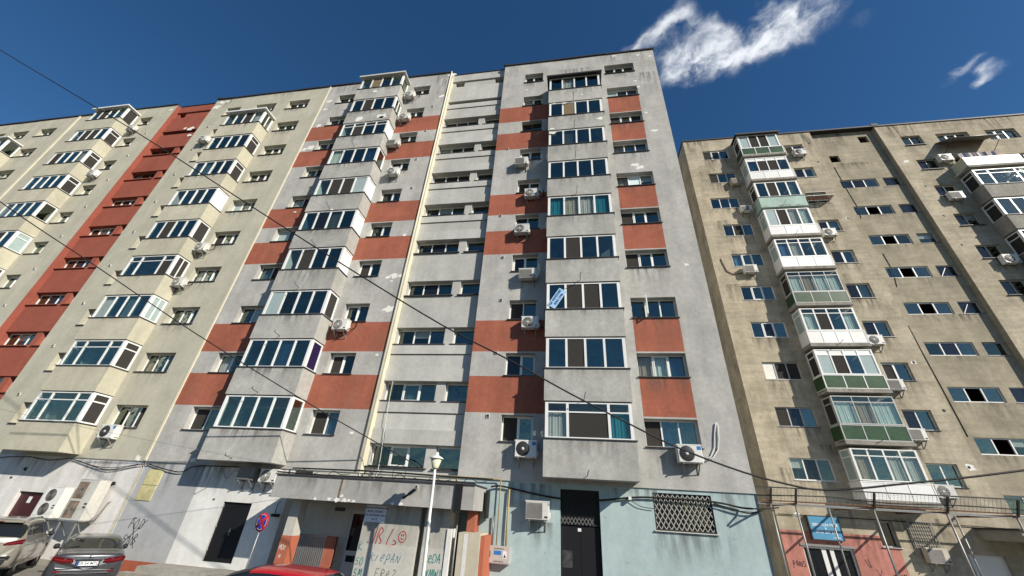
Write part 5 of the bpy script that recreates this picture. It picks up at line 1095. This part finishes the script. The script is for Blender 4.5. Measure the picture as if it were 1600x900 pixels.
# ------------------------------------------------------------------ vehicles
def cr(p0, p1, p2, p3, t): return .5*((2*p1)+(-p0+p2)*t+(2*p0-5*p1+4*p2-p3)*t*t+(-p0+3*p1-3*p2+p3)*t**3)
class Body:
    """car body as a smooth surface over stations u (rear to front) and ring positions w (0..14, 7 = roof centre)"""
    def __init__(s, st, plan=.16):
        s.st = []
        for (x, ys, zs) in st:
            n = len(st); ring = []
            for y, z in list(zip(ys, zs)): ring.append(Vector((x, y, z)))
            ring += [Vector((p.x, -p.y, p.z)) for p in reversed(ring[:-1])]
            s.st.append(ring)
        # rounded corners in plan
        hw = max(abs(p.y) for r_ in s.st for p in r_); L0 = s.st[0][0].x; L1 = s.st[-1][0].x
        for r_ in s.st:
            for p in r_:
                k = (abs(p.y)/hw)**3
                if p.x-L0 < .5: p.x += plan*k*(1-(p.x-L0)/.5)
                if L1-p.x < .8: p.x -= plan*1.6*k*(1-(L1-p.x)/.8)
    def at(s, u, w):
        n = len(s.st); i = min(int(u), n-2); t = u-i; m = len(s.st[0]); j = min(int(w), m-2); q = w-j
        rows = []
        for a in (i-1, i, i+1, i+2):
            r_ = s.st[min(max(a, 0), n-1)]; g = lambda b: r_[min(max(b, 0), m-1)]
            rows.append(cr(g(j-1), g(j), g(j+1), g(j+2), q))
        return cr(*rows, t)
    def nrm(s, u, w):
        e = .01; a = s.at(min(u+e, len(s.st)-1.001), w)-s.at(max(u-e, 0), w); b = s.at(u, min(w+e, 13.99))-s.at(u, max(w-e, 0))
        n = a.cross(b)
        if n.length < 1e-9: return Vector((0, 0, 1))
        n.normalize(); c = s.at(u, w); 
        return n if n.dot(c-Vector((c.x, 0, .7))) > 0 or abs(n.x) > .9 else -n
    def mesh(s, name, m, nu=6, nw=4):
        mb = MB(); n = len(s.st)-1; U = [i/nu for i in range(n*nu)]+[n-.0001]; Wd = [j/nw for j in range(14*nw)]+[13.9999]
        mb.grid([[s.at(u, w) for w in Wd] for u in U])
        for u, fl in ((0, 1), (n-.0001, 0)):
            mb.poly([s.at(u, w) for w in (Wd if fl else reversed(Wd))])
        return mb.mesh(name, m)
    def patch(s, name, m, u0, u1, w0, w1, off=.006, n=8, shape=None):
        mb = MB(); rows = []
        for i in range(n+1):
            row = []
            for j in range(n+1):
                a, b = i/n, j/n; u = u0+(u1-u0)*a; w = w0+(w1-w0)*b
                if shape: u, w = shape(a, b)
                p = s.at(u, w); nn = s.nrm(u, w)
                c = p-Vector((2.4, 0, .75)); 
                if nn.dot(Vector((c.x*.25, c.y, c.z*1.2))) < 0: nn = -nn
                row.append(p+nn*off)
            rows.append(row)
        mb.grid(rows); return mb.mesh(name, m)
def wheel(o, x, y, r=.33, wd=.21):
    s = 1 if y > 0 else -1
    ty = link('wheel', MB().lathe([(r*.66, -wd/2), (r*.93, -wd/2), (r, -wd*.32), (r, wd*.32), (r*.93, wd/2), (r*.66, wd/2)], 28, (0, 0, 0), 0, 'y').mesh('wheel', mat('tyre', (.02, .02, .02), .8, .2)), o, (x, y, r))
    mb = MB().lathe([(.03, .02), (r*.3, .02), (r*.66, .0)], 28, (0, -s*wd*.0, 0), 0, 'y')
    for k in range(5):
        t = k*math.pi*2/5; mb.obox((0, s*.03, 0), (r*.62*math.cos(t), s*.03, r*.62*math.sin(t)), .05, .02)
    link('rim', mb.mesh('rim', mat('alloy', (.45, .45, .46), .3, .5, metal=.8)), ty, (0, s*.06, 0))
def rear_light(o, pts, hw, plan, x0, m, th=.02, name='tail_light'):
    # pts: (|y|, z low, z high) from the inner to the outer end of the light
    for sg in (1, -1):
        mb = MB(); f = []; bk = []
        for (y, a, b) in pts:
            x = x0+plan*(y/hw)**3
            f.append([Vector((x-th, sg*y, a+(b-a)*q/4)) for q in range(5)]); bk.append([Vector((x+.04, sg*y, a+(b-a)*q/4)) for q in range(5)])
        mb.grid(f, 0, True)
        for k in range(len(pts)-1):
            for e in (0, 4): mb.quad(f[k][e], f[k+1][e], bk[k+1][e], bk[k][e])
        for k in (0, len(pts)-1):
            for q in range(4): mb.quad(f[k][q], f[k][q+1], bk[k][q+1], bk[k][q])
        l_ = link(name, mb.mesh(name, m), o)
        g = MB(); g.grid([[p+Vector((-.004, 0, 0)) for p in (row[1]*.6+row[2]*.4, row[2]*.7+row[3]*.3)] for row in f[1:-1]]); link('light_strip', g.mesh('light_strip', mat('tail_light_bright', (.16, .012, .014), .15, .6)), l_)
def paint(name, col, metal=.35): return mat(name, col, .28, .5, metal=metal, coat=.7)
TAIL = mat('tail_light_red', (.085, .003, .005), .15, .5, coat=.3); TAILD = mat('tail_light_dark', (.16, .004, .006), .1, .6)
CGL = mat('car_glass', (.012, .014, .014), .03, .7); CHR = mat('chrome', (.75, .75, .75), .12, .5, metal=1.0); PLTM = mat('black_plastic', (.02, .02, .022), .6, .3)
PLATE = mat('plate_white', (.78, .79, .80), .4, .4); PLB = mat('plate_blue', (.03, .08, .42), .4, .4)
def heading(h): return (0, 0, math.atan2(h[1], h[0]))
def car(name, label, cat, loc, rot, st, col, glass, tails, plate=None, mirrors=None, wheels=((.95, .80), (3.75, .80)), wr=.33, plan=.16, extra=None):
    o = thing(name, label, cat, loc, rot, None); B = Body(st, plan)
    link('body', B.mesh('body', col), o)
    for nm, u0, u1, w0, w1 in glass: link(nm, B.patch(nm, CGL, u0, u1, w0, w1, .007, 10), o)
    for t in tails:
        for sgn in (0, 1):
            w0, w1 = t[2], t[3]
            if sgn: w0, w1 = 14-t[2], 14-t[3]
            link('tail_light', B.patch('tail_light', t[4], t[0], t[1], w0, w1, .014, 8), o)
    for (x, y) in wheels:
        for s in (1, -1): wheel(o, x, s*y, wr)
    if mirrors:
        for s in (1, -1): link('mirror', MB().lathe([(.001, -.09), (.07, -.07), (.09, 0), (.07, .07), (.001, .09)], 12, (mirrors[0], s*mirrors[1], mirrors[2]), 0, 'y').obox((mirrors[0], s*(mirrors[1]-.2), mirrors[2]-.06), (mirrors[0], s*mirrors[1], mirrors[2]-.04), .05, .04).mesh('mirror', mirrors[3]), o)
    return o, B
SED = [(.00, (0, .60, .70, .76, .76, .66, .5, 0), (.62, .62, .66, .74, .86, .90, .92, .925)), (.04, (0, .70, .84, .88, .84, .74, .56, 0), (.38, .38, .46, .70, .97, 1.02, 1.045, 1.05)), (.28, (0, .75, .90, .93, .86, .77, .6, 0), (.25, .25, .36, .66, 1.0, 1.06, 1.09, 1.10)),
       (.72, (0, .78, .92, .93, .87, .78, .64, 0), (.2, .2, .32, .64, 1.0, 1.08, 1.125, 1.14)), (1.45, (0, .78, .92, .93, .87, .74, .60, 0), (.2, .2, .32, .64, 1.0, 1.2, 1.375, 1.41)), (2.1, (0, .78, .92, .93, .87, .73, .60, 0), (.2, .2, .32, .64, .99, 1.22, 1.42, 1.465)), (2.85, (0, .78, .92, .93, .87, .74, .60, 0), (.2, .2, .32, .64, .98, 1.2, 1.38, 1.43)),
       (3.6, (0, .78, .92, .93, .86, .78, .66, 0), (.2, .2, .32, .64, .94, .99, 1.02, 1.04)), (4.5, (0, .75, .88, .90, .82, .7, .55, 0), (.22, .22, .34, .6, .80, .84, .86, .87)), (4.85, (0, .7, .8, .82, .76, .62, .5, 0), (.3, .3, .4, .55, .68, .70, .71, .715)), (4.9, (0, .5, .6, .62, .58, .45, .35, 0), (.42, .42, .46, .52, .58, .6, .6, .6))]
bh = (-.79, .61); BMP = paint('graphite_grey_paint', (.075, .077, .083), .5)
sd, B_ = car('parked_car', 'dark grey saloon parked by the white wall, rear view', 'car', (-16.0, -3.12, GZ-.06), heading(bh), SED, BMP,
         [('rear_window', 3.12, 3.95, 5.35, 8.65), ('windscreen', 6.1, 6.9, 5.4, 8.6), ('side_window', 3.6, 6.5, 4.35, 5.55), ('side_window', 3.6, 6.5, 9.65, 8.45)], [(1.0, 1.62, 3.4, 4.15, TAIL)], None, (3.3, .98, 1.0, PLTM), ((.98, .80), (3.9, .80)), .34)
rear_light(sd, [(.36, .835, .86), (.40, .82, .925), (.5, .81, .95), (.62, .81, .965), (.74, .83, .98), (.84, .86, .985), (.9, .89, .97)], .93, .16, .018, TAIL)
link('emblem', MB().lathe([(.001, .012), (.038, .010), (.042, 0)], 16, (0, 0, 0), 0, 'y').mesh('emblem', CHR), sd, (-.012, 0, .985), (0, 0, R(-90)))
link('trunk_trim', MB().box(-.01, .02, -.34, .34, .78, .80).mesh('trunk_trim', BMP), sd, (-.03, 0, .13))
link('plate_recess', MB().box(-.012, .0, -.30, .30, -.09, .09).mesh('plate_recess', PLTM), sd, (-.012, 0, .80))
pt = link('number_plate', MB().box(-.012, 0, -.26, .26, -.055, .055).mesh('number_plate', PLATE), sd, (-.025, 0, .80))
link('plate_band', MB().box(-.014, -.012, .215, .26, -.055, .055).mesh('plate_band', PLB), pt)
link('plate_number', text_mesh('GR 54 MTO', .105, BLACK), pt, (-.0135, -.02, 0), (R(90), 0, R(-90)))
link('bumper_trim', MB().box(-.02, .03, -.62, .62, 0, .022).mesh('bumper_trim', CHR), sd, (.015, 0, .53))
link('bumper_reflector', MB().box(-.02, .02, .55, .74, 0, .03).box(-.02, .02, -.74, -.55, 0, .03).mesh('bumper_reflector', TAILD), sd, (.06, 0, .57))
link('bumper_shadow_gap', MB().box(-.004, .03, -.72, .72, 0, .01).mesh('bumper_shadow_gap', PLTM), sd, (.012, 0, .655))
SUVS = [(.00, (0, .62, .72, .80, .80, .72, .5, 0), (.66, .66, .72, .84, .98, 1.02, 1.04, 1.05)), (.03, (0, .74, .88, .92, .88, .80, .6, 0), (.42, .42, .52, .80, 1.06, 1.14, 1.17, 1.18)), (.16, (0, .78, .92, .94, .89, .82, .68, 0), (.32, .32, .44, .78, 1.12, 1.26, 1.34, 1.36)), (.42, (0, .8, .93, .95, .90, .80, .66, 0), (.28, .28, .42, .74, 1.12, 1.42, 1.60, 1.64)),
        (.9, (0, .8, .94, .95, .90, .78, .66, 0), (.26, .26, .42, .72, 1.1, 1.44, 1.67, 1.715)), (2.0, (0, .8, .94, .95, .90, .78, .66, 0), (.26, .26, .42, .72, 1.08, 1.44, 1.68, 1.73)), (2.7, (0, .8, .94, .95, .9, .78, .64, 0), (.26, .26, .42, .72, 1.06, 1.38, 1.6, 1.65)), (3.4, (0, .8, .94, .95, .88, .8, .66, 0), (.26, .26, .42, .72, 1.02, 1.1, 1.14, 1.16)), (4.3, (0, .78, .9, .92, .84, .7, .5, 0), (.28, .28, .42, .68, .9, .96, .98, .99)), (4.6, (0, .7, .8, .82, .76, .6, .45, 0), (.36, .36, .46, .62, .74, .77, .78, .79)), (4.66, (0, .5, .6, .62, .58, .45, .35, 0), (.5, .5, .54, .6, .66, .68, .68, .68))]
sh_ = (-.70, .71); SVP = paint('champagne_paint', (.36, .33, .27), .5)
sv, B2 = car('parked_car', 'champagne beige off-road car at the bottom left corner', 'car', (-19.45, -3.95, -.38), heading(sh_), SUVS, SVP,
         [('rear_window', 1.25, 2.85, 5.15, 8.85), ('windscreen', 6.1, 6.9, 5.4, 8.6), ('side_window', 2.9, 4.0, 4.4, 5.6), ('side_window', 4.15, 6.4, 4.4, 5.6), ('side_window', 2.9, 4.0, 9.6, 8.4), ('side_window', 4.15, 6.4, 9.6, 8.4)], [(1.0, 1.95, 3.75, 4.35, TAIL)], None, (3.0, 1.02, 1.16, PLTM), ((.95, .82), (3.7, .82)), .37)
rear_light(sv, [(.50, .985, 1.03), (.56, .98, 1.07), (.66, .985, 1.10), (.78, 1.0, 1.13), (.88, 1.02, 1.15), (.94, 1.05, 1.15)], .95, .16, .012, TAIL)
for s in (.56, -.56): link('roof_rail', MB().tube([(.55, s*1.12, 1.66), (.75, s*1.12, 1.73), (2.2, s*1.12, 1.74), (2.5, s*1.1, 1.68)], .022, 7).mesh('roof_rail', GALV), sv)
link('spoiler', MB().box(.22, .55, -.62, .62, 1.63, 1.665).mesh('spoiler', SVP), sv); link('brake_light', MB().box(.205, .22, -.16, .16, 1.635, 1.66).mesh('brake_light', TAIL), sv)
link('bumper_insert', MB().box(-.03, .1, -.74, .74, .50, .58).mesh('bumper_insert', PLTM), sv)
for s in (.7, -.7): link('fog_lamp', MB().box(-.012, .1, s-.11, s+.11, .62, .68).mesh('fog_lamp', BLACK), sv)
link('door_handle', MB().box(1.55, 1.75, .94, .965, 1.0, 1.03).box(2.6, 2.8, .94, .965, .99, 1.02).box(1.55, 1.75, -.965, -.94, 1.0, 1.03).box(2.6, 2.8, -.965, -.94, .99, 1.02).mesh('door_handle', SVP), sv)
RH = [(.00, (0, .55, .66, .72, .72, .62, .45, 0), (.6, .6, .64, .76, .9, .94, .96, .97)), (.03, (0, .66, .78, .82, .78, .7, .5, 0), (.4, .4, .48, .72, 1.0, 1.06, 1.08, 1.09)), (.2, (0, .7, .82, .84, .8, .7, .56, 0), (.26, .26, .38, .7, 1.02, 1.2, 1.28, 1.3)), (.5, (0, .72, .83, .85, .81, .68, .56, 0), (.22, .22, .36, .68, 1.0, 1.3, 1.46, 1.49)),
      (1.2, (0, .72, .84, .86, .82, .67, .56, 0), (.2, .2, .36, .68, .98, 1.32, 1.51, 1.55)), (1.9, (0, .72, .84, .86, .82, .67, .56, 0), (.2, .2, .36, .68, .97, 1.32, 1.5, 1.545)), (2.5, (0, .72, .84, .86, .82, .67, .54, 0), (.2, .2, .36, .68, .95, 1.22, 1.36, 1.40)), (3.2, (0, .72, .84, .85, .78, .7, .58, 0), (.2, .2, .36, .68, .9, .98, 1.01, 1.03)), (3.8, (0, .68, .78, .8, .72, .6, .45, 0), (.24, .24, .36, .6, .76, .8, .82, .83)), (4.0, (0, .6, .68, .7, .64, .5, .4, 0), (.34, .34, .42, .54, .62, .64, .65, .65)), (4.03, (0, .4, .5, .52, .48, .4, .3, 0), (.44, .44, .46, .5, .55, .56, .56, .56))]
rc, B3 = car('parked_car', 'red hatchback with only its roof showing at the bottom edge', 'car', (-5.45, -5.75, GZ-.11), heading((-1, -.05)), RH, paint('bright_red_paint', (.42, .012, .018), .1),
         [('rear_window', 1.3, 2.8, 5.2, 8.8), ('windscreen', 5.1, 6.9, 5.3, 8.7), ('side_window', 2.9, 5.8, 4.4, 5.6), ('side_window', 2.9, 5.8, 9.6, 8.4)], [(.6, 1.7, 3.6, 4.6, TAIL)], None, (2.75, .92, 1.02, PLTM), ((.65, .74), (3.2, .74)), .30)
rc.scale = (1.06, 1.0, 1.07)
link('antenna', MB().tube([(.55, 0, 1.5), (.35, 0, 1.72)], .006, 5).mesh('antenna', BLACK), rc)
# ------------------------------------------------------------------ weeds and rubble between the cars
LEAF = mat('weed_leaf', (.075, .105, .035), .7, .2, var=.35, vscale=6); rs = random.Random(5)
def weed(x, y, z, h, n, label, seed):
    rs = random.Random(seed); o = thing('weed_plant', label, 'plant', (x, y, z)); st_ = MB(); lf = MB()
    for i in range(n):
        a = rs.uniform(0, 6.28); L_ = h*rs.uniform(.5, 1); tip = Vector((math.cos(a)*L_*.45, math.sin(a)*L_*.45, L_)); st_.tube([(0, 0, 0), tuple(tip*.5+Vector((0, 0, .05))), tuple(tip)], .008, 4)
        for q in range(9):
            p = tip*rs.uniform(.35, 1.02); b = rs.uniform(0, 6.28); d = Vector((math.cos(b), math.sin(b), rs.uniform(-.2, .6))).normalized()*rs.uniform(.05, .11); e = d.cross(Vector((0, 0, 1))).normalized()*.025
            lf.quad(p, p+d*.5+e, p+d, p+d*.5-e)
    link('stem', st_.mesh('stem', LEAF), o); link('foliage', lf.mesh('foliage', LEAF), o)
weed(-20.35, -.35, GZ, 1.3, 16, 'leafy weed growing under the tall condenser', 1); weed(-17.95, -1.5, GZ, .75, 16, 'green weed between the beige car and the grey car', 2); weed(-18.6, -1.0, GZ, .6, 14, 'low weed at the kerb before the grey car nose', 3)
mb = MB().box(-19.3, -17.6, -1.2, -.6, GZ, GZ+.12).box(-18.4, -17.4, -2.0, -1.4, GZ, GZ+.22); struct('kerb_block', mb, KERB)
